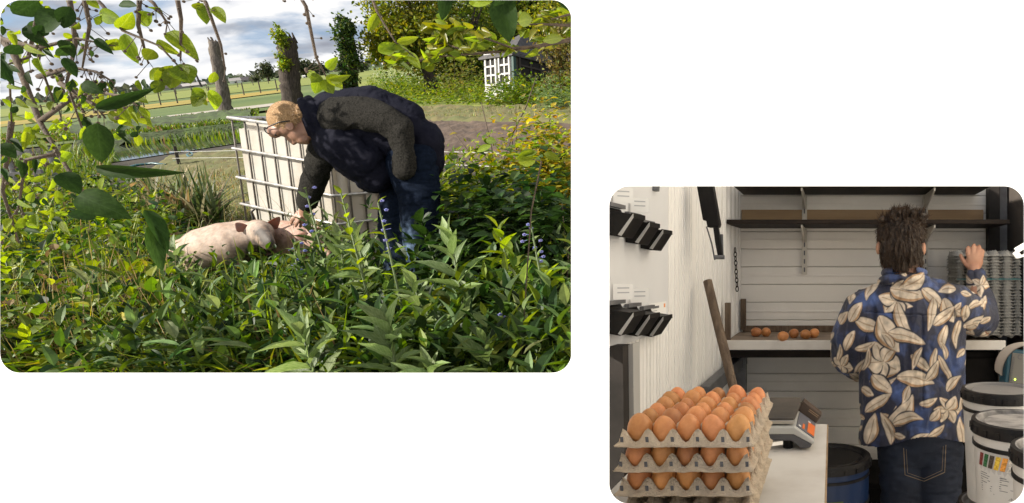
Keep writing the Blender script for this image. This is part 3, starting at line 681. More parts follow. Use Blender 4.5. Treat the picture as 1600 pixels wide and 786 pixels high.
for k in range(NB):
    a = k / (NB - 1)
    for b, ofs in ((0, -.006), (1, .006)): obj('cage_bar', MB().tube([T_(a, b, .0) + x2 * ofs, T_(a, b, 1.0) + x2 * ofs], .0072, 6), 'dark_steel', tk, smooth='all')
for k in range(1, 7):
    b = k / 7
    for a, ofs in ((0, -.006), (1, .006)): obj('cage_bar', MB().tube([T_(a, b, 0) + x1 * ofs, T_(a, b, 1) + x1 * ofs], .0072, 6), 'dark_steel', tk, smooth='all')
for c in HB:
    e = .024
    P = [T_(0, 0, c) - x1 * .012 - x2 * e, T_(1, 0, c) + x1 * .012 - x2 * e, T_(1, 0, c) + x1 * e - x2 * .012, T_(1, 1, c) + x1 * e + x2 * .012, T_(1, 1, c) + x2 * e, T_(0, 1, c) + x2 * e, T_(0, 1, c) - x1 * e, T_(0, 0, c) - x1 * e, T_(0, 0, c) - x1 * .012 - x2 * e]
    obj('cage_rail', MB().tube(P, .0115 if c < 1 else .014, 8), 'galvanised', tk, smooth='all')
obj('pallet', MB().box(T_(.5, .5, 0) - vv * .06, (LA, LB, .10), (x1, x2, vv)), 'dark_steel', tk)
# ================================================================== the bending man
KL = .85
def skin_obj(name, bl, vox, d0, m, parent, k=1.0, smooth=6, warp=None, keep=None, tint=None, kind=None):
    me = bl.mesh(vox, smooth)
    if keep is not None: cut(me, keep(getv(me)))
    if warp is not None:
        v = getv(me); setv(me, v + warp(v, getn(me)))
    if tint is not None:
        c = tint(getv(me)); a = me.color_attributes.new('tint', 'FLOAT_COLOR', 'POINT')
        a.data.foreach_set('color', np.concatenate([c, np.ones((len(c), 1))], 1).astype(np.float32).ravel())
    unproject(me, d0, k); return obj(name, me, m, parent)
def folds(amp, sc, seed, oct=2):
    def w(v, n):
        f = fbm(v, sc, seed, oct); g = 1 - np.abs(f) * 2.2
        return n * (amp * (f * .8 + g * .5))[:, None]
    return w
mat('skin', (.33, .18, .12), (.27, .14, .09), scale=14, rough=.5, sss=.08, bump=.2, bscale=200)
mat('ginger_hair', (.46, .29, .14), (.30, .17, .07), scale=90, rough=.6, bump=2, bscale=260, spec=.3)
mat('navy_cloth', (.0062, .0066, .0125), (.0105, .011, .019), scale=5, rough=.75, bump=.5, bscale=400, spec=.04)
mat('fleece', (.045, .042, .037), (.009, .009, .008), scale=130, rough=1, bump=2, bscale=230, spec=.05, lo=.3, hi=.7)
mat('dark_jeans', (.010, .018, .034), (.018, .030, .052), scale=4, rough=.8, bump=.6, bscale=500)
mat('faded_jeans', None, attr=True, scale=60, spec=.03, rough=.85, bump=.6, bscale=500)
mat('teal_cloth', (.012, .06, .085), rough=.8); mat('black_plastic', (.012, .012, .013), (.02, .02, .02), scale=20, rough=.4); mat('boot_leather', (.04, .03, .022), rough=.6)
DM = 3.7
man = thing('person', 'man in navy vest and dark fleece bending down to touch a pig', 'person', GD(648, DM))
fy = gpy(660, DM) ; fy2 = gpy(620, DM + .15)
B = Blob()
B.ell((447, 187, 0), (29, 27, 26), 25).ell((460, 201, 0), (26, 19, 20), 35).ell((430, 203, 0), (13, 13, 19), 40)          # skull, face, brow
B.cone((452, 213, 0), 7, (459, 222, 0), 5).ell((470, 214, 0), (17, 11, 15), 20).ell((477, 221, 0), (8, 5, 9), 10)        # nose, jaw, mouth
B.ell((453, 197, -25), (6, 8, 3), -35).ell((453, 197, 25), (6, 8, 3), -35)                                                  # ears
B.chain([(470, 198, 0, 20), (505, 190, 0, 26), (540, 190, 0, 44), (600, 200, 0, 46), (648, 240, 0, 38)])
B.chain([(520, 188, -34, 20), (540, 180, -46, 15), (618, 200, -64, 13), (631, 250, -58, 11), (634, 272, -52, 10)])        # near arm
B.ell((634, 278, -48), (9, 12, 7), 10)
B.chain([(515, 215, 42, 24), (500, 255, 62, 18), (482, 312, 118, 12), (476, 330, 140, 9)])                                # far arm
B.ell((470, 337, 150), (10, 9, 6), 40)
for p in ([(464, 336, 146), (457, 342, 146), (455, 349, 148)], [(468, 341, 142), (464, 348, 142), (462, 353, 146)], [(473, 343, 146), (471, 350, 148), (469, 354, 152)],
          [(477, 342, 152), (478, 349, 156), (476, 353, 160)], [(474, 334, 138), (481, 342, 136), (481, 348, 138)]):
    B.chain([(*p[0], 4), (*p[1], 3.4), (*p[2], 2.7)])
B.chain([(640, 250, -24, 36), (654, 300, -26, 30), (654, 368, -30, 23), (660, 430, -20, 18), (662, fy - 12, -14, 13)])
B.chain([(636, 255, 26, 34), (622, 300, 34, 28), (615, 362, 34, 22), (622, 430, 42, 17), (624, fy2 - 8, 46, 13)])
skin_obj('body', B, 1.5, DM, 'skin', man, KL, 4)
# clothing
B = Blob(); B.chain([(498, 188, 0, 31), (520, 186, 0, 44), (572, 190, 0, 56), (622, 207, 0, 52), (648, 232, 0, 45)])
B.chain([(530, 215, -14, 42), (565, 245, -18, 40), (588, 272, -12, 29)]).chain([(530, 215, 24, 42), (565, 245, 26, 40), (580, 272, 20, 28)])
B.chain([(646, 230, 0, 49), (650, 248, 0, 44)])
for k in range(16):   # standing collar
    q0, q1 = 2 * math.pi * k / 16, 2 * math.pi * (k + 1) / 16
    P = lambda q, o: (484 + o + 34 * math.cos(q) * .42, 190 + 34 * math.cos(q) * .95, 34 * math.sin(q))
    B.cone(P(q0, 0), 5.5, P(q1, 0), 5.5, 8).cone(P(q0, 12), 8, P(q1, 12), 8, 8)
def vw(v, n):
    a = folds(2.6, (.022, .03, .02), 3)(v, n) + folds(1.2, (.07, .09, .05), 9)(v, n)
    seam = np.exp(-((v[:, 1] - (150 + (v[:, 0] - 560) * .34)) / 2.5) ** 2) * (v[:, 0] > 560) * (v[:, 2] < 0)
    return a - n * (seam * 2)[:, None]
skin_obj('vest', B, 1.7, DM, 'navy_cloth', man, KL, 5, vw)
B = Blob().chain([(524, 180, -36, 28), (550, 177, -50, 25), (600, 186, -64, 22), (624, 202, -66, 22), (631, 235, -64, 17), (632, 262, -58, 19)])
B.ell((568, 176, -48), (52, 24, 22), 8)
def fw(v, n): return folds(2.6, (.03, .045, .03), 5)(v, n) + n * (fbm(v, .5, 2, 2) * .7)[:, None]
skin_obj('near_sleeve', B, 1.5, DM, 'fleece', man, KL, 4, fw)
B = Blob().chain([(515, 215, 44, 31), (500, 250, 62, 24), (488, 290, 98, 20), (480, 313, 120, 17)])
skin_obj('far_sleeve', B, 1.5, DM, 'fleece', man, KL, 4, fw)
B = Blob().chain([(646, 243, 0, 46), (648, 262, 0, 40)]); skin_obj('shirt_hem', B, 1.7, DM, 'teal_cloth', man, KL, 4, keep=lambda v: v[:, 1] > 246)
B = Blob().chain([(642, 252, -22, 42), (655, 300, -26, 34), (655, 368, -30, 27), (661, 430, -20, 22), (662, fy - 10, -14, 19)])
B.chain([(636, 258, 26, 37), (623, 300, 34, 31), (616, 362, 34, 26), (622, 430, 42, 21), (624, fy2 - 6, 46, 18)])
def jt(v):
    c = np.tile((.0065, .0105, .021), (len(v), 1)); k = np.exp(-(((v[:, 0] - 640) / 13) ** 2 + ((v[:, 1] - 385) / 32) ** 2)) + .9 * np.exp(-(((v[:, 0] - 603) / 10) ** 2 + ((v[:, 1] - 395) / 26) ** 2))
    k = (k * (.7 + .6 * fbm(v, (.05, .16, .05), 4, 2))).clip(0, 1) * .85
    return c * (1 - k[:, None]) + np.array((.13, .19, .29)) * k[:, None]
skin_obj('jeans', B, 1.7, DM, 'faded_jeans', man, KL, 4, folds(2.2, (.03, .09, .03), 8), tint=jt)
# short ginger hair
B = Blob().ell((446, 185, 0), (30.5, 27, 27.5), 22).ell((462, 180, 0), (17, 17, 22), 30)
def hk(v): return (v[:, 1] < 201 - (v[:, 0] - 414) * .02 - np.clip(v[:, 0] - 440, 0, 40) * .30 + 3 * np.sin(v[:, 0] * .7)) & (v[:, 0] < 482)
hm = skin_obj('hair', B, .9, DM, 'ginger_hair', man, KL, 4, lambda v, n: n * (fbm(v, .9, 6, 2) * 1.0)[:, None], keep=hk)
mat('hair_strand', None, attr=True, scale=20, rough=.45, spec=.4, transl=.15)
strands('hair_strands', man, hm, 5200, .021, .0016, 'hair_strand', lambda P, Nv: np.array((.55, -.05, -.35)), .55, .3, (.52, .35, .18))
def pxl(p, d, k=KL): return Q(p[0], p[1], d + p[2] * d / FPX * k)
gl = MB().tube([pxl(p, DM) for p in ((452, 189, -29), (436, 191, -27), (420, 198, -22), (415, 201, -17))], .0032, 6).tube([pxl(p, DM) for p in ((452, 189, 29), (436, 191, 27), (415, 201, 17))], .003, 6)
for w in (-9, 9): gl.tube([pxl((417 + 3 * math.cos(q) + 6 * math.sin(q) * .5, 204 + 5 * math.sin(q), w + 7 * math.cos(q)), DM) for q in np.linspace(0, 6.28, 14)], .003, 5)
obj('glasses', gl, 'black_plastic', man, smooth='all')
for (x, y, w) in ((655, fy, -14), (616, fy2, 46)):
    B = Blob().ell((x, y - 9, w), (15, 9, 12)).ell((x - 22, y - 5, w - 4), (22, 7, 12)); skin_obj('shoe', B, 1.5, DM, 'boot_leather', man, KL, 4)
mat('eye_white', (.05, .035, .03), rough=.3)
for w in (-14, 14): obj('eye', MB().ball(pxl((431, 210, w), DM), .008, 8), 'eye_white', man, smooth='all')

# ================================================================== pigs
mat('pig_skin', None, attr=True, scale=30, rough=.65, bump=.35, bscale=300, sss=.06)
mat('pig_ear', (.26, .10, .055), (.20, .11, .08), scale=20, rough=.6, transl=.25)
def pig(label, d, body, legs, mud, ears, tail, tone=(.37, .27, .205)):
    t = thing('pig', label, 'pig', GD(body[0][1][0], d), None)
    B = Blob()
    for c in body: B.chain(c) if isinstance(c, list) else B.ell(*c)
    for (x, y, w, r) in legs:
        g = gpy(x, d + w * d / FPX * KL); B.chain([(x, y, w, r), (x + 3, (y + g) / 2, w, r * .62), (x, g - 7, w, r * .5), (x - 3, g - 3, w - 2, r * .5)])
    def tn(v):
        k = np.zeros(len(v))
        for (x, y, rx, ry, a) in mud: k += a * np.exp(-(((v[:, 0] - x) / rx) ** 2 + ((v[:, 1] - y) / ry) ** 2))
        k = (k * (1.0 + .9 * fbm(v, .06, 5))).clip(0, .95)[:, None]; n = fbm(v, .05, 2)[:, None]
        return (np.array(tone) + n * np.array((.05, .06, .06))) * (1 - k) + np.array((.035, .026, .020)) * k
    me = B.mesh(1.3, 22); v = getv(me); n = getn(me); setv(me, v + n * (fbm(v, .04, 1, 2) * .5)[:, None])
    c = tn(getv(me)); a = me.color_attributes.new('tint', 'FLOAT_COLOR', 'POINT'); a.data.foreach_set('color', np.concatenate([c, np.ones((len(c), 1))], 1).astype(np.float32).ravel())
    pb = obj('body', unproject(me, d, KL), 'pig_skin', t)
    strands('bristles', t, pb, 1500, .016, .0009, 'hair_strand', lambda P, Nv: np.array((-.5, .2, -.4)), .45, .3, (.36, .29, .22))
    for (p0, p1, p2, w) in ears:   # leaf-shaped ear, cupped
        a, b, c = [pxl(p, d) for p in (p0, p1, p2)]; ax = nrm(b - a); L = np.linalg.norm(b - a); nn = nrm(c - a); tv, tf = leaf_tpl(6, .35, .25, lambda q: 1.15 * (1 - q) ** .65 * (.6 + .4 * min(1, q * 4)))
        tv = tv.copy(); tv[0] = (0, 0, .1); X = nrm(np.cross(ax, nn)); Z = np.cross(X, ax); ww = w * d / FPX
        vv_ = a + tv[:, :1] * ww * X + tv[:, 1:2] * L * ax + tv[:, 2:] * L * Z
        m = obj('ear', mesh_np('ear', vv_, tf, None, True), 'pig_ear', t); sm = m.modifiers.new('t', 'SOLIDIFY'); sm.thickness = .006
        sb = m.modifiers.new('s', 'SUBSURF'); sb.levels = sb.render_levels = 1
    obj('tail', MB().tube([pxl(p, d) for p in tail], [.013, .011, .008, .005][:len(tail)], 7), 'pig_skin', t, smooth='all')
    return t, d
P1, _ = pig('pale pink pig at the left with a muddy face and pricked ears', 4.55,
    [[(287, 400, -8, 28), (310, 394, -4, 36), (345, 387, 4, 39), (376, 378, 10, 34), (398, 369, 8, 24)], ((404, 364, -2), (26, 21, 23), 8), [(407, 367, -14, 18), (415, 374, -28, 14), (419, 379, -35, 12)], ((421, 381, -39), (10.5, 10, 4), 20), ((396, 377, -4), (18, 12, 16), 0)],
    [(296, 408, -24, 13), (300, 405, 16, 13), (372, 392, -8, 12), (384, 388, 26, 12)],
    [(410, 371, 17, 16, 1.2), (423, 385, 12, 10, 1.0), (300, 402, 20, 10, .35), (388, 396, 24, 14, .8)],
    [((383, 362, -16), (369, 346, -24), (392, 338, -60), 20), ((422, 356, 8), (436, 340, 4), (430, 346, -50), 18)],
    [(275, 396, -10), (266, 394, -16), (259, 400, -20), (263, 404, -18)])
P2, _ = pig('pink pig at the right being touched on the back by the man', 4.7,
    [[(415, 380, 6, 29), (440, 377, 2, 33), (466, 377, -6, 30), (482, 380, -14, 24)], ((488, 382, -20), (21, 18, 18), 20), [(494, 387, -26, 14), (508, 396, -34, 9)], ((513, 398, -36), (6, 8, 7), 20)],
    [(418, 395, -10, 12), (424, 392, 26, 12), (474, 396, -24, 11), (480, 392, 12, 11)],
    [(425, 392, 16, 20, .75), (470, 404, 20, 10, .4)],
    [((480, 372, -34), (461, 366, -42), (474, 350, -80), 20), ((492, 368, 2), (500, 354, 6), (496, 352, -40), 15)],
    [(399, 352, 14), (396, 340, 14), (393, 331, 12), (398, 327, 10)], (.40, .245, .18))
# eyes
for p in ((419, 380, -43), (424, 382, -42)): obj('nostril', MB().ball(pxl(p, 4.55), (.007, .004, .010), 8), 'black_plastic', P1, smooth='all')
for p, d in (((398, 361, -25), 4.55), ((417, 362, -19), 4.55)): obj('eye', MB().ball(pxl(p, d), .008, 8), 'black_plastic', P1, smooth='all')
obj('eye', MB().ball(pxl((494, 378, -38), 4.7), .010, 8), 'black_plastic', P2, smooth='all')

# ================================================================== broad-leaved plants in the foreground
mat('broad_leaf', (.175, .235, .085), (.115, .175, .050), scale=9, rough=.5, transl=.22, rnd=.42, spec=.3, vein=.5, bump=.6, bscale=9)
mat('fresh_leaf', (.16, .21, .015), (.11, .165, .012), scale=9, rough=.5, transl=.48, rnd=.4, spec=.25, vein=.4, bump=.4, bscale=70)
mat('shade_leaf', (.022, .050, .009), (.014, .034, .006), scale=9, rough=.65, transl=.25, rnd=.3, spec=.12, vein=.35)  # leaf in shade: the shade is put into the colour
mat('autumn_leaf', (.19, .175, .015), (.12, .15, .015), scale=6, rough=.4, transl=.4, rnd=.35)
mat('petal', (.26, .30, .62), (.36, .33, .62), scale=40, rough=.5, transl=.2)
def leaf_mesh(nm, m, tpl):
    me = mesh_np(nm, tpl[0], tpl[1], None, True); me.materials.append(MATS[m]); return me
PL = lambda t: math.sin(math.pi * t ** .85) ** .8
LMS = [leaf_mesh('broad_leaf', 'broad_leaf', leaf_tpl(9, f, c, lambda t: math.sin(math.pi * t ** .75) ** 1.05, .012)) for f, c in ((.2, .22), (.32, .35), (.12, .12))]
LFR = [leaf_mesh('fresh_leaf', 'fresh_leaf', leaf_tpl(9, f, c, PL, .01)) for f, c in ((.2, .2), (.32, .32))]
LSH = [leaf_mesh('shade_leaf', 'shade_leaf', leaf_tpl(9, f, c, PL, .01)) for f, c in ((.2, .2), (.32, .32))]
LAU = [leaf_mesh('autumn_leaf', 'autumn_leaf', leaf_tpl(9, f, c, PL, .01)) for f, c in ((.2, .2), (.32, .32))]
def M4(P, D, Nn, L, Wd):
    D = nrm(D); X = nrm(np.cross(D, Nn)); Z = np.cross(X, D); m = np.eye(4)
    m[:3, 0] = X * Wd; m[:3, 1] = D * L; m[:3, 2] = Z * L; m[:3, 3] = P; return m
def comfrey(label, px, d, hpx, nl, L, Wd, lms=LMS, flowers=0, pit=(.1, 1.2), lean=.12, name='comfrey_plant', group='broad-leaved plants in the foreground', up_start=.12):
    base = GD(px, d); h = hpx * d / FPX; a = random.uniform(0, 6.28); ln = nrm(UP + (UX * math.cos(a) + UY * math.sin(a)) * random.uniform(0, lean))
    t = thing(name, label, 'plant', base, group)
    top = base + ln * h; obj('stem', MB().tube([base, base + ln * h * .5 + UX * .01, top], [.009, .006, .003], 6), 'stem', t, smooth='all')
    az = random.uniform(0, 6.28)
    nl = int(nl * 1.7)
    for k in range(nl):
        q = up_start + (1 - up_start) * k / (nl - 1); az += 2.4 + random.uniform(-.3, .3); out = UX * math.cos(az) + UY * math.sin(az)
        p = pit[0] + (pit[1] - pit[0]) * q ** 1.5 + random.uniform(-.3, .25); s = (1 - .55 * q) * random.uniform(.75, 1.2)
        D = out * math.cos(p) + UZ * math.sin(p); Nn = UZ * math.cos(p) - out * math.sin(p) + RNG.normal(0, .2, 3)
        inst('leaf', random.choice(lms), M4(base + ln * h * q, D, Nn, L * s * 1.35, Wd * s * 1.4), t)
    for k in range(flowers):
        p0 = top + UX * random.uniform(-.03, .03) - ln * h * (k / max(1, flowers)) * .28; az = random.uniform(0, 6.28)
        c = p0 + (UX * math.cos(az) + UY * math.sin(az)) * random.uniform(.008, .03); m = MB()
        for j in range(5):
            q = j * 1.2566; dd = UX * math.cos(q) + UZ * math.sin(q) * .8 - UY * .3; m.ball(c + dd * .0055, (.0048, .0048, .003), 6)
        m.tube([p0, c], .0012, 4, False); obj('flower', m, 'petal', t, smooth='all')
    return t
random.seed(21)
CP = [  # label, column of foot, depth, height in photo rows, leaves, leaf length, width
 ('tall pale comfrey with one big upright leaf right of the man\'s legs', 742, 2.95, 245, 15, .22, .062, LMS),
 ('bushy comfrey directly in front of the two pigs\' snouts', 552, 3.35, 200, 20, .17, .05, LMS),
 ('comfrey with narrow leaves in front of the man\'s far leg', 585, 3.2, 225, 18, .17, .048, LMS),
 ('leafy comfrey between the right pig\'s snout and the white tank', 535, 3.9, 165, 16, .15, .045, LMS),
 ('comfrey at the bottom edge straight below the man\'s head', 470, 2.95, 175, 16, .2, .055, LMS),
 ('big-leaved comfrey at the bottom edge straight below the man\'s knees', 640, 2.55, 205, 16, .21, .06, LMS),
 ('shaded comfrey at the bottom edge below the right pig', 520, 2.6, 200, 17, .2, .055, LMS),
 ('bright feathery plant at the bottom centre of the garden', 600, 2.62, 165, 18, .13, .02, LFR),
 ('comfrey with drooping leaves at the bottom right of the garden', 790, 2.6, 150, 14, .22, .06, LMS),
 ('small comfrey by the rounded bottom right corner of the garden', 862, 2.75, 110, 13, .14, .05, LMS),
 ('broad oval-leaved plant catching sun in front of the dark bush', 830, 3.25, 205, 14, .15, .085, LFR),
 ('low oval-leaved plant at the right edge below the blue flowers', 875, 3.1, 150, 12, .13, .075, LFR),
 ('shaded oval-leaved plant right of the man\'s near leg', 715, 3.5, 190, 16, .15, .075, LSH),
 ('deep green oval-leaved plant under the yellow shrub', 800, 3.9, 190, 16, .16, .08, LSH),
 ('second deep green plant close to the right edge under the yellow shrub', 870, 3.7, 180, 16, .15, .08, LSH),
 ('comfrey with grey-green leaves below the left pig\'s head', 405, 3.3, 135, 15, .17, .05, LMS),
 ('pale upright-leaved comfrey just below the left pig\'s belly', 322, 3.9, 140, 11, .16, .07, LMS),
 ('shaded comfrey at the bottom edge below the left pig', 340, 2.95, 140, 15, .2, .055, LMS),
 ('comfrey with big pale leaves at the bottom left of the garden', 190, 3.2, 125, 13, .18, .07, LMS),
 ('bright yellow-green broad-leaved plant in the bottom left corner', 75, 3.3, 105, 10, .17, .065, LFR),
 ('sunny leafy bramble at the left edge below the gate', 40, 3.9, 190, 18, .11, .06, LFR),
 ('sunny leafy bramble right of the gate and left of the pigs', 120, 4.6, 175, 18, .12, .07, LFR),
 ('sunny bramble under the hanging dark leaves', 190, 4.7, 135, 16, .12, .07, LFR),
 ('comfrey standing just left of the man\'s legs before the tank', 600, 3.55, 170, 15, .15, .05, LMS),
 ('comfrey in the gap below the man\'s two knees', 690, 2.9, 190, 15, .18, .055, LMS),
 ('dark comfrey at the bottom edge right of centre', 710, 2.5, 150, 14, .2, .055, LMS),
]
for c in CP: comfrey(c[0], *c[1:7], lms=c[7], name='comfrey_plant' if c[7] is LMS else 'leafy_plant')
comfrey('tall flowering comfrey stem with blue bells before the man\'s near knee', 652, 3.0, 300, 11, .075, .024, LFR, 6, (.2, .7), .03, 'blue_flower_plant', 'blue flowering stems', .3)
comfrey('slender stem of oval leaves before the man\'s far leg', 606, 3.05, 310, 12, .075, .034, LFR, 0, (.3, 1.1), .03, 'oval_leaf_plant', None, .45)
comfrey('blue flowering stem at the right edge of the garden', 868, 3.0, 245, 8, .07, .025, LMS, 9, (.1, .7), .1, 'blue_flower_plant', 'blue flowering stems', .3)
comfrey('blue flowering stem in front of the white tank', 540, 3.4, 270, 9, .08, .03, LMS, 6, (.2, .8), .05, 'blue_flower_plant', 'blue flowering stems', .3)
comfrey('blue flowering stem in front of the right pig', 478, 3.4, 190, 9, .08, .03, LMS, 9, (.2, .8), .15, 'blue_flower_plant', 'blue flowering stems', .3)
comfrey('small blue flower stem low at the bottom right', 815, 2.8, 150, 7, .08, .03, LMS, 6, (.2, .8), .15, 'blue_flower_plant', 'blue flowering stems', .3)
comfrey('small blue flower stem low at the bottom left', 310, 2.9, 120, 7, .08, .03, LMS, 5, (.2, .8), .15, 'blue_flower_plant', 'blue flowering stems', .3)
# bare twigs right of the man
t = thing('dead_stalks', 'thin bare dry stalks rising in front of the bare soil', 'stalks', G(790, 400)); m = MB()
for x0, y0, x1, y1, d in ((772, 300, 700, 195, 5.2), (776, 300, 752, 160, 5.2), (800, 300, 806, 165, 5.3), (760, 300, 800, 215, 5.1), (815, 290, 860, 185, 5.2), (790, 300, 735, 215, 5.1), (800, 210, 838, 120, 5.2)):
    m.tube([Q(x0, y0, d), Q((x0 + x1) / 2 + 4, (y0 + y1) / 2, d), Q(x1, y1, d)], [.007, .005, .003], 5)
    b = GD(x0, d); m.tube([b, Q(x0, y0, d)], [.008, .007], 5)
obj('stalk', m, 'twig', t, smooth='all')

# ================================================================== overhanging branches close to the eye
ct = thing('cherry_tree', 'overhanging leafy cherry branches in the near upper left', 'tree', GD(-160, 1.9))
def br(t, pts, r0, r1): obj('branch', MB().tube([Q(*p) for p in pts], list(np.linspace(r0, r1, len(pts))), 6), 'twig', t, smooth='all')
obj('trunk', MB().tube([GD(-160, 1.9), Q(-150, 200, 1.9), Q(-120, -80, 1.8), Q(-60, -330, 1.8)], [.10, .085, .07, .05], 10), 'bark', ct, smooth='all')
br(ct, [(-120, -60, 1.8), (20, 80, 1.6), (62, 190, 1.55), (90, 240, 1.5), (150, 330, 1.45)], .0085, .003)
BR = [[(30, -60, 1.5), (70, 30, 1.5), (60, 95, 1.5), (85, 160, 1.5)], [(120, -60, 1.5), (140, 40, 1.5), (128, 110, 1.5)], [(0, 60, 1.5), (60, 75, 1.5), (120, 60, 1.5), (180, 72, 1.5)], [(220, -50, 1.5), (216, 40, 1.5), (232, 100, 1.5)], [(-130, -160, 1.8), (20, -90, 1.6), (100, -50, 1.55), (160, 8, 1.5), (192, 48, 1.5), (250, 72, 1.5), (285, 110, 1.5)],
      [(100, -50, 1.55), (112, 20, 1.5), (118, 70, 1.5), (104, 130, 1.5), (128, 200, 1.45)],
      [(20, -90, 1.6), (62, 10, 1.6), (44, 90, 1.6), (14, 100, 1.6), (18, 190, 1.6)],
      [(160, -60, 1.5), (240, 5, 1.5), (262, 36, 1.5)],
      [(160, -90, 1.5), (300, -30, 1.5), (322, 5, 1.5), (345, 70, 1.5), (352, 110, 1.5)],
      [(300, -60, 1.5), (460, -20, 1.5), (478, 10, 1.5), (494, 90, 1.5), (510, 120, 1.5)],
      [(60, 120, 1.55), (110, 105, 1.5), (150, 112, 1.5), (180, 130, 1.5)], [(62, 190, 1.55), (130, 140, 1.5), (190, 150, 1.45), (215, 165, 1.4)],
      [(90, 240, 1.5), (40, 250, 1.55), (28, 330, 1.55)], [(18, 190, 1.6), (4, 300, 1.6), (30, 380, 1.6)],
      [(270, -40, 1.5), (283, 30, 1.5), (282, 95, 1.5)], [(94, 130, 1.5), (150, 165, 1.5), (165, 185, 1.5)]]
for b in BR: br(ct, b, .006, .0016)
def pleaf(t, x0, y0, x1, y1, wpx, d, roll=0., lms=LFR, dd=0.0, curl=1):
    a, b = Q(x0, y0, d), Q(x1, y1, d + dd); D = b - a; L = np.linalg.norm(D); v = nrm(-a); side = np.cross(nrm(D), v)
    Nn = v * math.cos(roll) + side * math.sin(roll); inst('leaf', random.choice(lms), M4(a, D, Nn, L, wpx * d / FPX * .98), t)
KEY = [(275, 105, 262, 140, 24), (270, 102, 246, 138, 26), (275, 105, 286, 122, 30), (262, 108, 226, 124, 17), (252, 126, 240, 145, 17), (280, 100, 296, 128, 34), (195, 52, 210, 98, 22), (182, 60, 178, 82, 28), (185, 45, 207, 25, 22),
       (238, 20, 212, 40, 22), (262, 50, 303, 82, 26), (245, 62, 276, 86, 15), (240, 78, 227, 92, 20), (190, 30, 145, 20, 24), (160, 35, 148, 28, 18), (322, 8, 318, 34, 20), (335, 10, 350, 32, 16), (318, 5, 300, 18, 15), (250, 12, 236, 20, 18),
       (318, 140, 300, 150, 16), (322, 145, 296, 166, 20), (330, 140, 340, 170, 18), (318, 150, 316, 168, 14), (336, 112, 330, 132, 12), (345, 150, 332, 160, 14), (500, 120, 492, 148, 17), (505, 124, 520, 146, 19), (510, 118, 535, 134, 20), (500, 118, 488, 126, 16),
       (512, 108, 524, 92, 14), (495, 122, 478, 110, 14), (515, 125, 540, 122, 13), (205, 165, 232, 192, 18), (180, 150, 200, 190, 16), (170, 175, 200, 196, 15), (210, 150, 228, 158, 12)]
for k in KEY: pleaf(ct, *k, 1.5, random.uniform(-.5, .5), LFR, random.uniform(-.02, .02))
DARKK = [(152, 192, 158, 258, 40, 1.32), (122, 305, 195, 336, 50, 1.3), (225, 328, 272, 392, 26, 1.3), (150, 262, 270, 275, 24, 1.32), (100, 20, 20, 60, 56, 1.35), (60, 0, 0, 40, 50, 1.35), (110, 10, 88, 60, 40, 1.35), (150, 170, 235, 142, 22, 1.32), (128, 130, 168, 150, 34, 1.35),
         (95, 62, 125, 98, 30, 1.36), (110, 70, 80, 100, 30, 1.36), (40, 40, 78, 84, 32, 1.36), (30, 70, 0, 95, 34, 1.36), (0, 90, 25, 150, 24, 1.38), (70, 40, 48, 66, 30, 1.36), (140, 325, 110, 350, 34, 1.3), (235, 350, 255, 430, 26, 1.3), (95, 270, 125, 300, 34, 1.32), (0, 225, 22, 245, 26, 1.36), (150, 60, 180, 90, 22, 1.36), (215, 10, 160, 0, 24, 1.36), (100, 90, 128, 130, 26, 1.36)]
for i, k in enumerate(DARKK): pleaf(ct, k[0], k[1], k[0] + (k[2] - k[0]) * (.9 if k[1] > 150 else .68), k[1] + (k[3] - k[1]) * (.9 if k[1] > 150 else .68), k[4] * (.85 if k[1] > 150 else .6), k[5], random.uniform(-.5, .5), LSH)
for k in range(238):   # the rest of the foliage of the left side
    if k < 105: x, y = random.gauss(45, 48), random.uniform(150, 370)
    elif k < 185: x, y = random.uniform(-20, 150), random.uniform(-10, 150)
    else: x, y = random.uniform(90, 230), random.uniform(120, 215)
    a = random.uniform(.2, 2.6); l = random.uniform(11, 24)
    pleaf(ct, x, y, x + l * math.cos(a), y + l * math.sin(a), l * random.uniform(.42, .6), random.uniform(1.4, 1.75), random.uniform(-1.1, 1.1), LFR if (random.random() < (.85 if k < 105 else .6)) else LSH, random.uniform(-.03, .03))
m = MB()   # stalked little fruits
for k in range(240):
    b = random.choice(BR); i = random.randrange(len(b) - 1); q = random.random(); p = Q(*b[i]) * (1 - q) + Q(*b[i + 1]) * q
    c = p + np.array((random.uniform(-.03, .03), random.uniform(-.02, .02), random.uniform(-.045, .005))); m.tube([p, c], .0008, 3, False).ball(c, random.uniform(.0028, .0045), 5)
obj('fruits', m, 'twig', ct, smooth='all', kind='stuff')
# a second tree reaching in from the right
rt = thing('plum_tree', 'yellow-green leafy branch reaching in from the upper right of the garden', 'tree', GD(985, 4.0))
obj('trunk', MB().tube([GD(985, 4.0), Q(990, 200, 4.0), Q(985, 60, 3.9), Q(975, -140, 3.9)], [.07, .06, .05, .035], 8), 'bark', rt, smooth='all')
BR2 = [[(985, 60, 3.9), (893, 62, 3.0), (840, 72, 2.8), (790, 80, 2.7), (740, 84, 2.6), (690, 88, 2.6), (668, 94, 2.6)], [(840, 72, 2.8), (800, 75, 2.7), (765, 62, 2.6), (720, 48, 2.6), (672, 44, 2.6)], [(985, 60, 3.9), (900, 40, 3.0), (850, 38, 2.8), (806, 38, 2.7)],
       [(985, 10, 3.9), (900, 20, 3.0), (862, 30, 2.8)], [(740, 84, 2.6), (700, 70, 2.6), (680, 66, 2.6)], [(690, 88, 2.6), (640, 98, 2.6), (615, 100, 2.6)]]
for b in BR2: br(rt, b, .012 if b[0][0] > 900 else .006, .002)
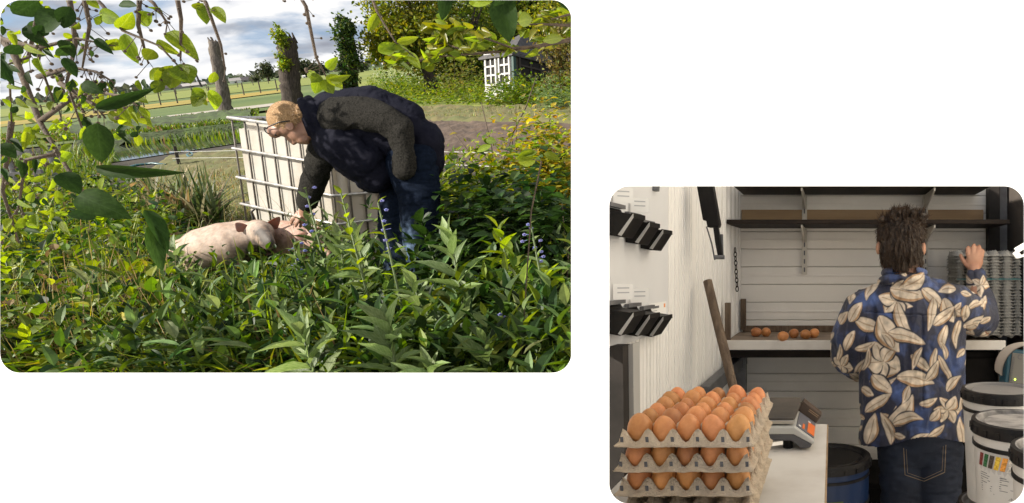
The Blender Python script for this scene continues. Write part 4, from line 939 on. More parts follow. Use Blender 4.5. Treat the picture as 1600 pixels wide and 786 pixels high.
for k in range(285):
    b = random.choice(BR2[:1] * 3 + BR2[1:2] * 4 + BR2[2:3] * 2 + BR2[3:]); i = random.randrange(1, len(b) - 1); q = random.random(); x = b[i][0] * (1 - q) + b[i + 1][0] * q; y = b[i][1] * (1 - q) + b[i + 1][1] * q; d = b[i][2]
    x += random.uniform(-9, 9); y += random.uniform(-12, 8); a = random.uniform(1.9, 4.1) if random.random() < .75 else random.uniform(0, 6.28); l = random.uniform(12, 26)
    pleaf(rt, x, y, x + l * math.cos(a), y - l * math.sin(a) * .8, l * random.uniform(.35, .5), d, random.uniform(-1.1, 1.1), LFR if random.random() < .6 else LAU, random.uniform(-.06, .06))
for k in ((832, 30, 806, 32, 24), (880, 60, 845, 62, 16), (690, 20, 690, 32, 16)): pleaf(rt, *k, 2.6, .3, LFR)
nt_ = thing('near_twig', 'twig with one big dark hanging leaf at the top of the garden', 'twig', Q(795, -60, 1.35))
obj('branch', MB().tube([Q(700, -80, 1.35), Q(760, -20, 1.35), Q(810, -30, 1.35), Q(860, -60, 1.35)], .004, 6), 'twig', nt_, smooth='all')
for k in ((785, -8, 792, 62, 42, LSH), (800, -10, 775, 30, 30, LSH), (770, 2, 725, 4, 16, LFR), (700, -14, 690, 30, 20, LSH), (720, -14, 670, 4, 22, LSH), (870, -20, 905, 20, 30, LSH)): pleaf(nt_, *k[:5], 1.35, random.uniform(-.3, .3), k[5])
ht = thing('hanging_twig', 'small twig of green leaves hanging over the tree left of the summer house', 'twig', Q(620, 90, 1.6))
obj('branch', MB().tube([Q(560, -60, 1.6), Q(590, 20, 1.6), Q(618, 66, 1.6), Q(650, 90, 1.6)], [.004, .003, .002, .0015], 5), 'twig', ht, smooth='all')
for k in ((618, 68, 588, 84, 20), (620, 66, 652, 60, 13), (640, 80, 600, 72, 14), (640, 82, 654, 106, 16), (590, 20, 576, 50, 14), (648, 90, 620, 78, 12)): pleaf(ht, *k, 1.6, random.uniform(-.6, .6), LFR)
lt = thing('light_leaf_twig', 'twig with large pale leaves in front of the yellow shrub', 'twig', GD(806, 2.6)); b = GD(806, 2.6)
obj('stem', MB().tube([b, Q(830, 330, 2.6), Q(846, 252, 2.6), Q(820, 246, 2.6)], [.002, .003, .003, .002], 5), 'twig', lt, smooth='all')
for k in ((835, 236, 806, 252, 15), (838, 248, 808, 256, 16), (840, 238, 808, 240, 12), (776, 222, 756, 217, 12), (768, 228, 742, 236, 11), (850, 240, 874, 248, 13)): pleaf(lt, *k, 2.6, random.uniform(-.5, .5), LFR)
# the tree's shading crown, out of frame to the left, that dapples the foreground
parts = []
for (px, py, d, tt, rad, n) in ((690, 400, 3.9, 2.9, (.40, .35, .14), 10), (830, 385, 4.0, 3.0, (.45, .3, .14), 11), (50, 330, 5.2, 2.6, (.7, .35, .2), 12), (110, 575, 3.5, 2.5, (.55, .28, .14), 9), (470, 575, 3.0, 2.4, (.50, .22, .12), 8)):
    parts.append(clumps(Q(px, py, d) + SUN * tt, rad, n, 24, .09, .10, GREEN)[0])
v, f, ti = join_np(parts); obj('crown', mesh_np('crown', v, f, ti), 'crown_leaf', ct)
# ================================================================== the egg room (level, right of the garden)
ZF = -1.5
mat('panel_white', (.88, .845, .79), (.82, .785, .73), scale=2.2, detail=9, lo=.35, hi=.5, rough=.45, bump=.3, bscale=30)
mat('panel_rib', (.84, .82, .79), (.81, .79, .755), scale=.8, rough=.65, spec=.3)
mat('groove', (.55, .52, .48), rough=.8)
mat('concrete', (.36, .345, .32), (.26, .25, .235), scale=3, rough=.9, bump=1, bscale=20, detail=8)
mat('bounce_concrete', (.68, .66, .62), (.60, .58, .54), scale=2, rough=.9)  # made pale so the unseen ground bounces more sun
mat('bounce_cream', (.88, .83, .74), (.85, .80, .71), scale=3, rough=.9, bump=1, bscale=60)
mat('dark_board', (.014, .010, .008), (.026, .018, .013), scale=5, rough=.6, spec=.15, stretch=(.4, 4, 4))
mat('tan_board', (.40, .27, .15), (.31, .20, .11), scale=5, rough=.7, stretch=(.3, 4, 4))
mat('shelf_white', (.70, .66, .60), (.58, .53, .47), scale=5, rough=.55, lo=.45, hi=.7)
mat('old_wood', (.17, .12, .08), (.09, .06, .04), scale=10, rough=.85, bump=2, bscale=50, stretch=(3, 3, .4), detail=8)
mat('shelf_wood', (.30, .23, .17), (.20, .15, .11), scale=9, rough=.8, stretch=(.5, 3, 3))
mat('dark_frame', (.035, .030, .027), (.02, .018, .016), scale=9, rough=.6, spec=.2); mat('dark_wall', (.075, .062, .052), (.055, .046, .04), scale=4, rough=.75)
mat('grey_steel', (.16, .16, .165), (.11, .11, .115), scale=12, rough=.5, metal=.3); mat('cream_metal', (.58, .54, .47), rough=.4)
mat('bin_black', (.007, .006, .006), (.011, .010, .009), scale=12, rough=.5, spec=.15); mat('bin_edge', (.42, .41, .39), rough=.4)
mat('card_white', (.82, .81, .78), rough=.6); mat('ink', (.10, .10, .11), rough=.7); mat('pale_ink', (.45, .45, .46), rough=.7); mat('orange_ink', (.75, .30, .10), rough=.6)
def bx(x0, x1, y0, y1, z0, z1): return MB().box(((x0 + x1) / 2, (y0 + y1) / 2, (z0 + z1) / 2), (x1 - x0, y1 - y0, z1 - z0))
YB = 3.40
def xw(y): return -.486 + .07 * (y - YB)
floor = obj('floor', MB().add([(xw(1.0), 1.0, ZF), (.98, 1.0, ZF), (.98, YB, ZF), (xw(YB), YB, ZF)], [(0, 1, 2, 3)]), 'concrete', kind='structure', fix=False)
obj('bounce_ground', MB().add([(-3.2, -6, ZF - .024), (14, -6, ZF - .024), (14, .975, ZF - .024), (-3.2, .975, ZF - .024)], [(0, 1, 2, 3)]), 'bounce_concrete', kind='structure', fix=False)  # unseen ground added to throw sunlight into the room from below
obj('yard', MB().add([(.98, .98, ZF - .02), (14, .98, ZF - .02), (14, 14, ZF - .02), (.98, 14, ZF - .02)], [(0, 1, 2, 3)]), 'bounce_concrete', kind='structure', fix=False)
bw = obj('back_wall', bx(-.56, 1.02, YB + .012, YB + .07, ZF, 1.05), 'groove', kind='structure')
z = ZF; k = 0; HP = .0945
while z < 1.0:
    w0 = HP - .0025; o = obj('wall_panel', bx(-.50, 1.0, YB, YB + .012, z, z + w0), 'panel_white', bw, bevel=.004)
    o2 = obj('panel_bead', bx(-.50, 1.0, YB - .004, YB + .001, z + w0 * .5 - .006, z + w0 * .5 + .006), 'panel_white', o, bevel=.002) if k % 2 else None
    z += HP; k += 1
lw = obj('left_wall', MB().prism([(xw(1.62) - .05, 1.62, ZF), (xw(1.62) - .012, 1.62, ZF), (xw(YB) - .012, YB, ZF), (xw(YB) - .05, YB, ZF)], (0, 0, 2.70)), 'groove', kind='structure')
y = 1.62
while y < YB - .02:
    w0 = min(.088, YB - y - .004); a = (xw(y), y); b = (xw(y + w0), y + w0)
    o = obj('wall_panel', MB().prism([(a[0] - .012, a[1], ZF), (a[0], a[1], ZF), (b[0], b[1], ZF), (b[0] - .012, b[1], ZF)], (0, 0, 2.70)), 'panel_rib', lw, bevel=.003)
    for q in (.33, .66): yy = y + w0 * q; obj('panel_rib', MB().box((xw(yy) + .001, yy, ZF + 1.285), (.006, .010, 2.57)), 'panel_rib', o, bevel=.002)
    y += .0915
obj('side_wall', MB().prism([(-.372, .962, ZF), (-.36, .962, ZF), (xw(1.56) + .028, 1.56, ZF), (xw(1.56) + .01, 1.56, ZF)], (0, 0, 2.05)), 'white_paint', kind='structure')
obj('right_wall', bx(.93, .99, 2.92, YB + .01, ZF, 1.05), 'dark_wall', kind='structure')
obj('ceiling', MB().prism([(-.62, 3.02, 1.06), (1.0, 3.02, 1.06), (1.0, YB + .07, 1.06), (-.62, YB + .07, 1.06)], (0, 0, .05)), 'panel_white', kind='structure')
t = thing('bounce_wall', 'added unseen cream wall that bounces sun into the open side of the room', 'wall', (1.42, 2.6, ZF)); obj('wall', bx(1.42, 1.52, 1.0, 4.6, ZF, 4.2), 'bounce_cream', t)  # unseen wall added to bounce sun into the egg room
# corner post
t = thing('corner_post', 'dark grey steel post in the right back corner of the egg room', 'post', (.86, 3.36, ZF)); obj('post', bx(.815, .875, 3.33, YB - .005, ZF, 1.0), 'dark_frame', t, bevel=.004); obj('flange', bx(.876, .92, 3.36, YB - .005, ZF, 1.0), 'grey_steel', t)
# shelves
def shelf(label, x0, x1, y0, z0, z1, m): 
    t = thing('wall_shelf', label, 'shelf', ((x0 + x1) / 2, YB, z0)); obj('board', bx(x0, x1, y0, YB - .004, z0, z1), m, t, bevel=.003); return t
s1 = shelf('dark wooden shelf board above the person\'s head', -.503, .85, 3.05, .214, .235, 'dark_board')
s2 = shelf('topmost dark shelf at the upper edge of the egg room', -.47, .76, 3.05, .392, .415, 'dark_board')
t = thing('wall_batten', 'tan wooden board fixed to the wall above the dark shelf', 'board', (0, 3.39, .26)); obj('board', bx(-.478, .80, 3.378, 3.392, .258, .312), 'tan_board', t, bevel=.002)
for px, lab in ((1257, 'pale slotted shelf rail with brackets left of the person\'s head'), (1446, 'pale slotted shelf rail with brackets right of the person\'s head')):
    x = (px - CX) / FPX * 3.375; t = thing('shelf_rail', lab, 'shelf bracket', (x, 3.385, -.03)); obj('rail', bx(x - .013, x + .013, 3.372, 3.390, -.03, .391), 'cream_metal', t, bevel=.002)
    m = MB()
    for k in range(9):
        if not (.17 < .0 + k * .044 < .27): m.box((x, 3.3715, -.005 + k * .044), (.007, .004, .024))
    obj('slot', m, 'ink', t, kind='stuff')
    for zt in (.213, .391): obj('bracket', MB().prism([(x - .004, 3.37, zt - .002), (x - .004, 3.07, zt - .002), (x - .004, 3.07, zt - .016), (x - .004, 3.37, zt - .075)], (.008, 0, 0)), 'cream_metal', t)
ls = thing('egg_shelf', 'long white-edged shelf with loose eggs behind the person', 'shelf', (.15, 3.2, -.37))
obj('board', bx(-.49, .80, 2.962, YB - .006, -.352, -.334), 'shelf_wood', ls, bevel=.002); obj('front_edge', bx(-.492, .80, 2.945, 2.960, -.374, -.330), 'shelf_white', ls, bevel=.003)
obj('back_strip', bx(-.47, .70, 3.372, 3.390, -.333, -.300), 'old_wood', ls, bevel=.002); obj('under_board', bx(-.48, .40, 2.99, 3.35, -.415, -.378), 'dark_board', ls)
for x, lab in ((.30, 0), (.78, 0)): obj('leg', bx(x, x + .05, 3.0, 3.05, ZF, -.375), 'dark_frame', ls)
for px0, px1, y0, y1, d, lab in ((1133, 1141.5, 473, 534, 2.975, 'short wooden post at the front left corner of the egg shelf'), (1157.5, 1165.5, 467, 515, 3.36, 'short wooden post at the back left corner of the egg shelf')):
    p = Q((px0 + px1) / 2, y1, d); w = (px1 - px0) * d / FPX; h = (y1 - y0) * d / FPX; t = thing('wooden_post', lab, 'post', p); obj('post', MB().box(p + (0, 0, h / 2), (w, w, h)), 'old_wood', t, bevel=.002)
# steel frame against the left wall
fr = thing('bench_frame', 'grey steel frame under the shelf against the left wall', 'frame', (xw(3) + .05, 2.9, ZF))
obj('side_rail', MB().bar((xw(2.55) + .035, 2.55, -.50), (xw(3.3) + .035, 3.3, -.46), .045, .06), 'grey_steel', fr, bevel=.004); obj('leg', bx(xw(3.2) + .02, xw(3.2) + .07, 3.18, 3.23, ZF, -.42), 'grey_steel', fr)
obj('leg', bx(xw(2.6) + .01, xw(2.6) + .055, 2.56, 2.60, ZF, -.53), 'grey_steel', fr)
# leaning stick
p0, p1 = np.array(Q(1106, 439, 2.5)), np.array(Q(1147, 612, 2.35)); p2 = p1 + (p1 - p0) * 1.6
t = thing('wooden_stick', 'weathered wooden stick leaning on the left wall', 'stick', p2); pts = [p0 + (p2 - p0) * k / 8 + np.array((random.uniform(-.002, .002), 0, 0)) for k in range(9)]
obj('stick', MB().tube(pts, [.0175 * random.uniform(.92, 1.06) for _ in pts], 9), 'old_wood', t, smooth='all')
# chain
t = thing('chain', 'short metal chain hanging on the left wall near the corner', 'chain', Q(1147, 388, 3.28))
for k in range(10):
    c = np.array(Q(1148.5 + k * .35, 391 + k * 6.7, 3.19)); a = .012; b = .0065; ax = np.array((1., 0, 0)) if k % 2 else np.array((.45, .9, 0))
    obj('link', MB().tube([c + ax * b * math.cos(q) + np.array((0, 0, a * math.sin(q) * 1.15)) for q in np.linspace(0, 2 * math.pi, 13)], .0025, 5, False), 'dark_frame', t, smooth='all')
# black arm on the left wall
t = thing('door_closer', 'black folded metal arm hanging high on the left wall', 'door closer', Q(1108, 300, 2.75)); D0 = 2.38
def pol(pts, d, th): return MB().prism([Q(x, y, d) for x, y in pts], (0, th, 0))
obj('housing', pol([(1088, 288), (1113, 288), (1124, 350), (1122, 355), (1105, 355), (1103, 344), (1098, 344)], D0, .05), 'bin_black', t, bevel=.003)
obj('rod', pol([(1114, 355), (1122, 355), (1129, 404), (1122, 405), (1117, 378)], D0, .025), 'bin_black', t, bevel=.002); obj('lever', pol([(1125, 366), (1129, 366), (1130, 402), (1126, 404)], D0 + .03, .012), 'grey_steel', t)
obj('pivot', MB().tube([Q(1117, 402, D0 - .005), Q(1132, 402, D0 - .005)], .008, 8), 'grey_steel', t); obj('cable', MB().tube([Q(1104, 354, D0 + .05), Q(1112, 380, D0 + .06), Q(1117, 406, D0 + .05)], .003, 5), 'ink', t); obj('edge_strip', MB().tube([Q(1114, 288, D0 + .055), Q(1119, 316, D0 + .055)], .004, 5), 'cream_metal', t)
# white board with hanging bins
bd = thing('white_board', 'smooth white board covering the front of the left wall', 'board', (xw(1.8), 1.8, -.2))
mat('smooth_white', (.70, .70, .70), (.66, .66, .665), scale=2, rough=.35)
obj('board', MB().prism([(xw(1.57) + .004, 1.57, -.204), (xw(1.57) + .04, 1.57, -.204), (xw(2.1) + .04, 2.1, -.204), (xw(2.1) + .004, 2.1, -.204)], (0, 0, .85)), 'smooth_white', bd, bevel=.003)
WD = nrm(np.array((.07, 1, 0))); WN = np.array((WD[1], -WD[0], 0)); WZ = np.array((0, 0, 1.))
def wp(y, z, o=0): return np.array((xw(y) + .04 + o, y, z))
def bin_(label, y, z, s=1.0, card=True):
    t = thing('storage_bin', label, 'bin', wp(y, z), 'black bins on the white board')
    w, h, dp = .085 * s, .072 * s, .066 * s; b = wp(y, z, .003)
    prof = [(0, 0), (dp * .5, -h * .08), (dp, h * .62), (dp * .93, h * .74), (.006, h * .85), (0, h)]
    obj('body', MB().prism([b + WN * p + WZ * q - WD * w / 2 for p, q in prof], WD * w), 'bin_black', t, bevel=.002)
    obj('lip', MB().bar(b + WN * dp * .97 + WZ * h * .68 - WD * w / 2, b + WN * dp * .97 + WZ * h * .68 + WD * w / 2, .006, .012), 'bin_black', t)
    obj('side_edge', MB().prism([b + WN * (dp * .55) - WZ * h * .04 - WD * (w / 2 + .002), b + WN * (dp * 1.02) + WZ * h * .60 - WD * (w / 2 + .002), b + WN * (dp * 1.02) + WZ * h * .74 - WD * (w / 2 + .002), b + WN * (dp * .42) + WZ * h * .0 - WD * (w / 2 + .002)], WD * .003), 'bin_edge', t)
    obj('hanger', MB().bar(b + WN * .006 + WZ * h * 1.08 - WD * w * .55, b + WN * .006 + WZ * h * 1.08 + WD * w * .55, .012, .010), 'grey_steel', t)
    if card:
        c = thing('label_card', 'white label card above the ' + label.replace(' on the white board', ''), 'card', b + WZ * h * 1.1, 'label cards above the bins'); cw = nrm(WD * .55 + WN * .83); cn_ = np.array((cw[1], -cw[0], 0)); cc0 = b + WN * .024 + WZ * (h * 1.16 + .021); obj('card', MB().box(cc0, (.050, .0015, .040), (cw, cn_, WZ)), 'card_white', c)
        m = MB()
        for q in (.010, -.002): m.box(cc0 + cn_ * .0012 + WZ * q, (.030, .0006, .003), (cw, cn_, WZ))
        obj('print', m, 'pale_ink', c, kind='stuff')
for z, row in ((.072, 'upper'), (-.178, 'lower')):
    for y, nm, card in ((1.66, 'leftmost', True), (1.775, 'middle', True), (1.885, 'rightmost', False)): bin_(f'{nm} black bin in the {row} row on the white board', y, z + (1.775 - y) * .12, 1.0, card)
# paper notice
t = thing('paper_notice', 'white printed paper sheet taped to the lower corner of the white board', 'paper', wp(2.0, -.17)); YP = 1.99; Zp = -.155
obj('sheet', MB().box(wp(YP, Zp, .003), (.16, .001, .10), (WD, WN, WZ)), 'card_white', t); m = MB()
for k in range(9): m.box(wp(YP, 0, .0042) + WD * (-.035 + .012 * random.uniform(-1, 1)) + WZ * (Zp + .026 - .0085 * k), (.05 + random.uniform(-.015, .02), .0005, .0025), (WD, WN, WZ))
obj('text_lines', m, 'pale_ink', t, kind='stuff'); obj('heading', MB().box(wp(YP, Zp + .037, .0042) - WD * .02, (.055, .0005, .007), (WD, WN, WZ)), 'ink', t); obj('logo', MB().box(wp(YP, Zp + .038, .0042) + WD * .06, (.014, .0005, .012), (WD, WN, WZ)), 'orange_ink', t)
# dark door frame under the board
t = thing('door_frame', 'dark brown door edge with a pale jamb under the white board', 'door frame', (-.57, 1.75, ZF)); obj('door', MB().prism([Q(940, 800, 1.64), Q(976, 800, 1.64), Q(973, 541, 1.64), Q(936, 541, 1.64)], (.002, .05, 0)), 'dark_frame', t); obj('jamb', MB().prism([Q(976.5, 800, 1.68), Q(992, 800, 1.68), Q(989, 537, 1.68), Q(974, 541, 1.68)], (.002, .05, 0)), 'bin_edge', t)
t = thing('wall_hook_bar', 'grey metal bar at the top edge above the white board', 'bar', Q(1008, 293, 1.95)); obj('bar', pol([(985, 288), (1027, 288), (1026, 297.5), (1018, 298)], 1.95, .03), 'grey_steel', t)

# ================================================================== eggs and trays
mat('egg_shell', (.62, .27, .095), (.46, .175, .055), scale=55, detail=7, lo=.3, hi=.75, rough=.38, rnd=.28, sss=.05, bump=.25, bscale=500, spec=.4)
mat('pulp', (.72, .585, .43), (.56, .45, .33), scale=25, rough=.95, bump=2, bscale=260, detail=6)
mat('grey_pulp', (.44, .425, .39), (.35, .34, .31), scale=25, rough=.95, bump=2, bscale=260, detail=6)
def egg_mesh(nm):
    n = 14; pr = []
    for i in range(n + 1):
        a = math.pi * i / n; zz_ = -math.cos(a); r = math.sin(a) * (1 - .13 * zz_) * .0228; pr.append((max(r, 1e-5), zz_ * .0283))
    mb = MB().lathe(pr, seg=20); me = bpy.data.meshes.new(nm); me.from_pydata(mb.v, [], mb.f); me.polygons.foreach_set('use_smooth', [True] * len(me.polygons)); me.materials.append(MATS['egg_shell']); me.flip_normals() if me.polygons[30].normal.dot(me.polygons[30].center) < 0 else 0
    return me
EGG = egg_mesh('egg')
def egg(label, c, s=1.0, tilt=0, az=0, group=None):
    o = bpy.data.objects.new('egg', EGG); COL.objects.link(o); o.location = tuple(c); o.rotation_euler = (tilt, 0, az); o.scale = (s, s, s); return meta(o, label, 'egg', group)
PX, PY = .046, .058
def tray_mesh(nm, nx, ny, px, py, m, per=8, hump=.021, slotted=True, flange=.013):
    """moulded pulp tray: cups between peaks, cut along the peaks, with a flat rim"""
    xs = np.linspace(-nx / 2, nx / 2, nx * per + 1); ys = np.linspace(-ny / 2, ny / 2, ny * per + 1)
    ex = flange / px; ey = flange / py
    xs = np.concatenate([[xs[0] - ex, xs[0] - ex * .45], xs, [xs[-1] + ex * .45, xs[-1] + ex]]); ys = np.concatenate([[ys[0] - ey, ys[0] - ey * .45], ys, [ys[-1] + ey * .45, ys[-1] + ey]])
    v = []; f = []
    for j, yy in enumerate(ys):
        for i, xx in enumerate(xs):
            u = (xx + nx / 2); w = (yy + ny / 2); a = math.cos(2 * math.pi * min(max(u, 0), nx)); b = math.cos(2 * math.pi * min(max(w, 0), ny)); h = (a + b) / 2
            zz_ = hump * (h if h < 0 else 1.2 * h ** 1.1)
            edge = min(i, j, len(xs) - 1 - i, len(ys) - 1 - j)
            if edge < 2: zz_ = min(zz_ * (.25 if edge == 1 else 0), zz_) * (edge == 1) - .004
            zz_ += .0016 * mnoise.noise(Vector((xx * 2.1, yy * 2.3, per))) + .0011 * mnoise.noise(Vector((xx * 6, yy * 6, 3)))
            v.append((xx * px + .0014 * mnoise.noise(Vector((xx * 3, yy * 3, 9))), yy * py + .0014 * mnoise.noise(Vector((yy * 3, xx * 3, 5))), zz_))
    W_ = len(xs)
    for j in range(len(ys) - 1):
        for i in range(W_ - 1): f.append((j * W_ + i, j * W_ + i + 1, (j + 1) * W_ + i + 1, (j + 1) * W_ + i))
    me = bpy.data.meshes.new(nm); me.from_pydata(v, [], f); me.polygons.foreach_set('use_smooth', [True] * len(f)); me.materials.append(MATS[m]); return me
TR = tray_mesh('egg_tray', 5, 6, PX, PY, 'pulp')
EX, EY, Z1, DZ = -.268, 1.2 + 2.5 * PY, -.3175, .0445
NMX = ('leftmost', 'second from the left', 'middle', 'second from the right', 'rightmost'); NMY = ('front row', 'second row', 'third row', 'fourth row', 'fifth row', 'back row')
TN = ('top tray in the stack', 'second tray in the stack', 'third tray in the stack', 'bottom tray')
random.seed(5)
for tr in range(4):
    zt = Z1 - DZ * tr; b = (EX + random.uniform(-.004, .004) * (tr > 0), EY + random.uniform(-.003, .003), zt - .021)
    t = thing('egg_tray', ('grey-brown pulp egg tray, ' + ('topmost, full of brown eggs', 'second from the top of the stack', 'third from the top of the stack', 'lowest of the stack on the white table')[tr]), 'egg tray', b, 'stacked egg trays')
    o = inst('tray', TR, np.array([[1 if tr % 2 == 0 else -1, 0, 0, b[0]], [0, 1, 0, b[1]], [0, 0, 1, zt], [0, 0, 0, 1]], float), t); sm = o.modifiers.new('t', 'SOLIDIFY'); sm.thickness = .003
    m = MB()
    for i in range(6): m.box((b[0] + (i - 2.5) * PX, b[1] - 3 * PY - .006, zt + .0035), (.0055, .0015, .016), ((1, 0, 0), (0, 1, 0), (0, -.3, 1)))
    obj('slot', m, 'ink', t, kind='stuff')
    for j in range(6):
        for i in range(5):
            if tr == 3 or (tr > 0 and j > 0 and i < 4): continue
            c = np.array((b[0] + (i - 2) * PX, b[1] + (j - 2.5) * PY, zt + .0165 + random.uniform(-.002, .002)))
            egg(f'brown egg, {NMY[j]}, {NMX[i]}, {TN[tr]}', c, random.uniform(.88, 1.07) * (1.06 if (i, j) == (2, 0) else 1), random.uniform(-.38, .38), random.uniform(0, 6.28), 'eggs in the tray stack')
for px, py, lab in ((1182, 519, 'leftmost brown egg on the white-edged shelf'), (1197, 519, 'second brown egg from the left on the shelf, close to the first'), (1224, 525.5, 'brown egg lying nearest the shelf front edge'), (1240, 521, 'brown egg just right of the front one on the shelf'),
                    (1258, 522.5, 'brown egg second from the right on the shelf'), (1272.5, 520.5, 'rightmost brown egg on the shelf')):
    d = .312 * FPX / (py - CY); egg(lab, Q(px, py, d), 1.02, math.pi / 2 + random.uniform(-.3, .3), random.uniform(0, 6.28), 'eggs on the shelf')
# stack of empty trays on the right end of the shelf
TR2 = tray_mesh('empty_tray', 5, 5, .056, .05, 'grey_pulp', 6, .022)
t0 = -.330 + .024
for k in range(27):
    top = k == 26; b = (.735 + random.uniform(-.003, .003), 3.12 + random.uniform(-.003, .003), t0 + k * .0142)
    lab = 'uppermost empty grey tray with pointed edge under the person\'s hand' if top else 'empty grey egg tray in the tall stack on the right end of the shelf'
    o = bpy.data.objects.new('empty_tray', TR2); COL.objects.link(o); o.location = b; o.rotation_euler = (random.uniform(-.004, .004), random.uniform(-.004, .004), 0); meta(o, lab, 'egg tray', 'empty trays on the shelf')
mat('teal_string', (.02, .16, .17), rough=.6)
obj_ = MB().tube([(.58, 2.975, -.048), (.88, 2.975, -.048), (.90, 3.1, -.048)], .0022, 5); meta(obj('string', obj_, 'teal_string', base=(.7, 2.975, -.048)), 'thin teal string tied round the stack of empty trays', 'string')

# ================================================================== white table and scale
ZT = Z1 - DZ * 3 - .024
t = thing('table', 'white-topped table with a chipped brown edge under the egg trays', 'table', (-.25, 1.6, ZF)); ZT2 = -.50
ZT = min(ZT, ZT2)
obj('tabletop', bx(-.50, -.016, 1.02, 2.06, ZT - .022, ZT), 'shelf_white', t, bevel=.002); obj('edge_band', bx(-.0158, -.012, 1.02, 2.06, ZT - .024, ZT - .001), 'tan_board', t); obj('apron', bx(-.48, -.04, 1.06, 2.02, ZT - .09, ZT - .0225), 'tan_board', t)
for x in (-.47, -.08):
    for y in (1.08, 1.98): obj('leg', bx(x, x + .04, y, y + .04, ZF, ZT - .023), 'old_wood', t)
mat('scale_grey', (.50, .49, .45), (.44, .43, .40), scale=8, rough=.5); mat('scale_dark', (.085, .083, .088), rough=.55); mat('pan_dark', (.060, .052, .046), (.13, .11, .09), scale=7, rough=.4, metal=.3, detail=8); mat('steel', (.55, .52, .47), rough=.3, metal=.8)
mat('scale_orange', (.75, .16, .025), rough=.5); mat('scale_panel', (.12, .12, .14), rough=.45); mat('housing_brown', (.07, .045, .03), rough=.5)
sc_ = thing('weighing_scale', 'grey counter weighing scale with dark pan and orange keypad panel', 'scale', (-.13, 1.86, ZT)); YS, YE = 1.76, 1.98
def sx(px): return (px - CX) / FPX * YS
def sz(py): return (CY - py) / FPX * YS
def sp(pts, y=YS, th=None): return MB().prism([(sx(a), y, sz(b)) for a, b in pts], (0, th or YE - YS, 0))
obj('base', sp([(1195, 678), (1240, 678), (1270, 693), (1266, 700), (1252, 701), (1236, 689), (1195, 689)]), 'scale_dark', sc_, bevel=.003)
obj('body', sp([(1195, 667), (1241, 667), (1273, 690), (1270, 694.5), (1240, 678.5), (1195, 678.5)], YS - .003, YE - YS + .006), 'scale_grey', sc_, bevel=.003)
sd_ = nrm(np.array((sx(1273) - sx(1241), 0, sz(690) - sz(667)))); sn = np.array((-sd_[2], 0, sd_[0])); o0 = np.array((sx(1241), YS, sz(667)))
ll_ = np.linalg.norm(np.array((sx(1273) - sx(1241), sz(690) - sz(667))))
pn = obj('keypad_panel', MB().box(o0 + sd_ * ll_ * .5 + sn * .001 + np.array((0, .105, 0)), (ll_ * .86, .17, .004), (sd_, (0, 1, 0), sn)), 'scale_panel', sc_, bevel=.001)
obj('orange_zone', MB().box(o0 + sd_ * ll_ * .74 + sn * .0035 + np.array((0, .085, 0)), (ll_ * .34, .11, .002), (sd_, (0, 1, 0), sn)).box(o0 + sd_ * ll_ * .38 + sn * .0035 + np.array((0, .055, 0)), (ll_ * .10, .05, .002), (sd_, (0, 1, 0), sn)), 'scale_orange', pn)
m = MB()
for a, b in ((.2, .03), (.6, .14)): m.box(o0 + sd_ * ll_ * a + sn * .005 + np.array((0, b, 0)), (.008, .012, .001), (sd_, (0, 1, 0), sn))
obj('key', m, 'card_white', pn)
hz = sn * .034; obj('display_housing', MB().prism([o0 + np.array((0, .20, 0)) - sd_ * .004, o0 + np.array((0, .20, 0)) + sd_ * ll_ * .98, o0 + np.array((0, .20, 0)) + sd_ * ll_ * .98 + hz * .9, o0 + np.array((0, .20, 0)) - sd_ * .004 + hz], (0, .05, 0)), 'housing_brown', sc_, bevel=.003)
m = MB()
for q in (.55, .7): m.box(o0 + np.array((0, .1985, 0)) + sd_ * ll_ * .62 + hz * q, (ll_ * .5, .001, .0022), (sd_, (0, 1, 0), sn))
obj('lettering', m, 'tan_board', sc_, kind='stuff')
obj('pan', MB().prism([(sx(1180), YS + .02, sz(662)), (sx(1239), YS + .02, sz(662)), (sx(1241), YS + .05, sz(661)), (sx(1246), YS + .20, sz(657)), (sx(1244), YS + .26, sz(656)), (sx(1180), YS + .26, sz(656))], (0, 0, .010)), 'pan_dark', sc_, bevel=.002)
obj('pan_lip', bx(sx(1180), sx(1240), YS + .012, YS + .019, sz(664.5), sz(659)), 'steel', sc_, bevel=.001); obj('pan_support', bx(sx(1190), sx(1232), YS + .06, YS + .2, sz(667.2), sz(661)), 'scale_dark', sc_)
obj('foot', MB().lathe([(.001, 0), (.014, 0), (.014, .022), (.001, .022)], (sx(1230), YS + .03, ZT), 12), 'bin_black', sc_); obj('foot', MB().lathe([(.001, 0), (.014, 0), (.014, .022), (.001, .022)], (sx(1258), YS + .19, ZT), 12), 'bin_black', sc_)

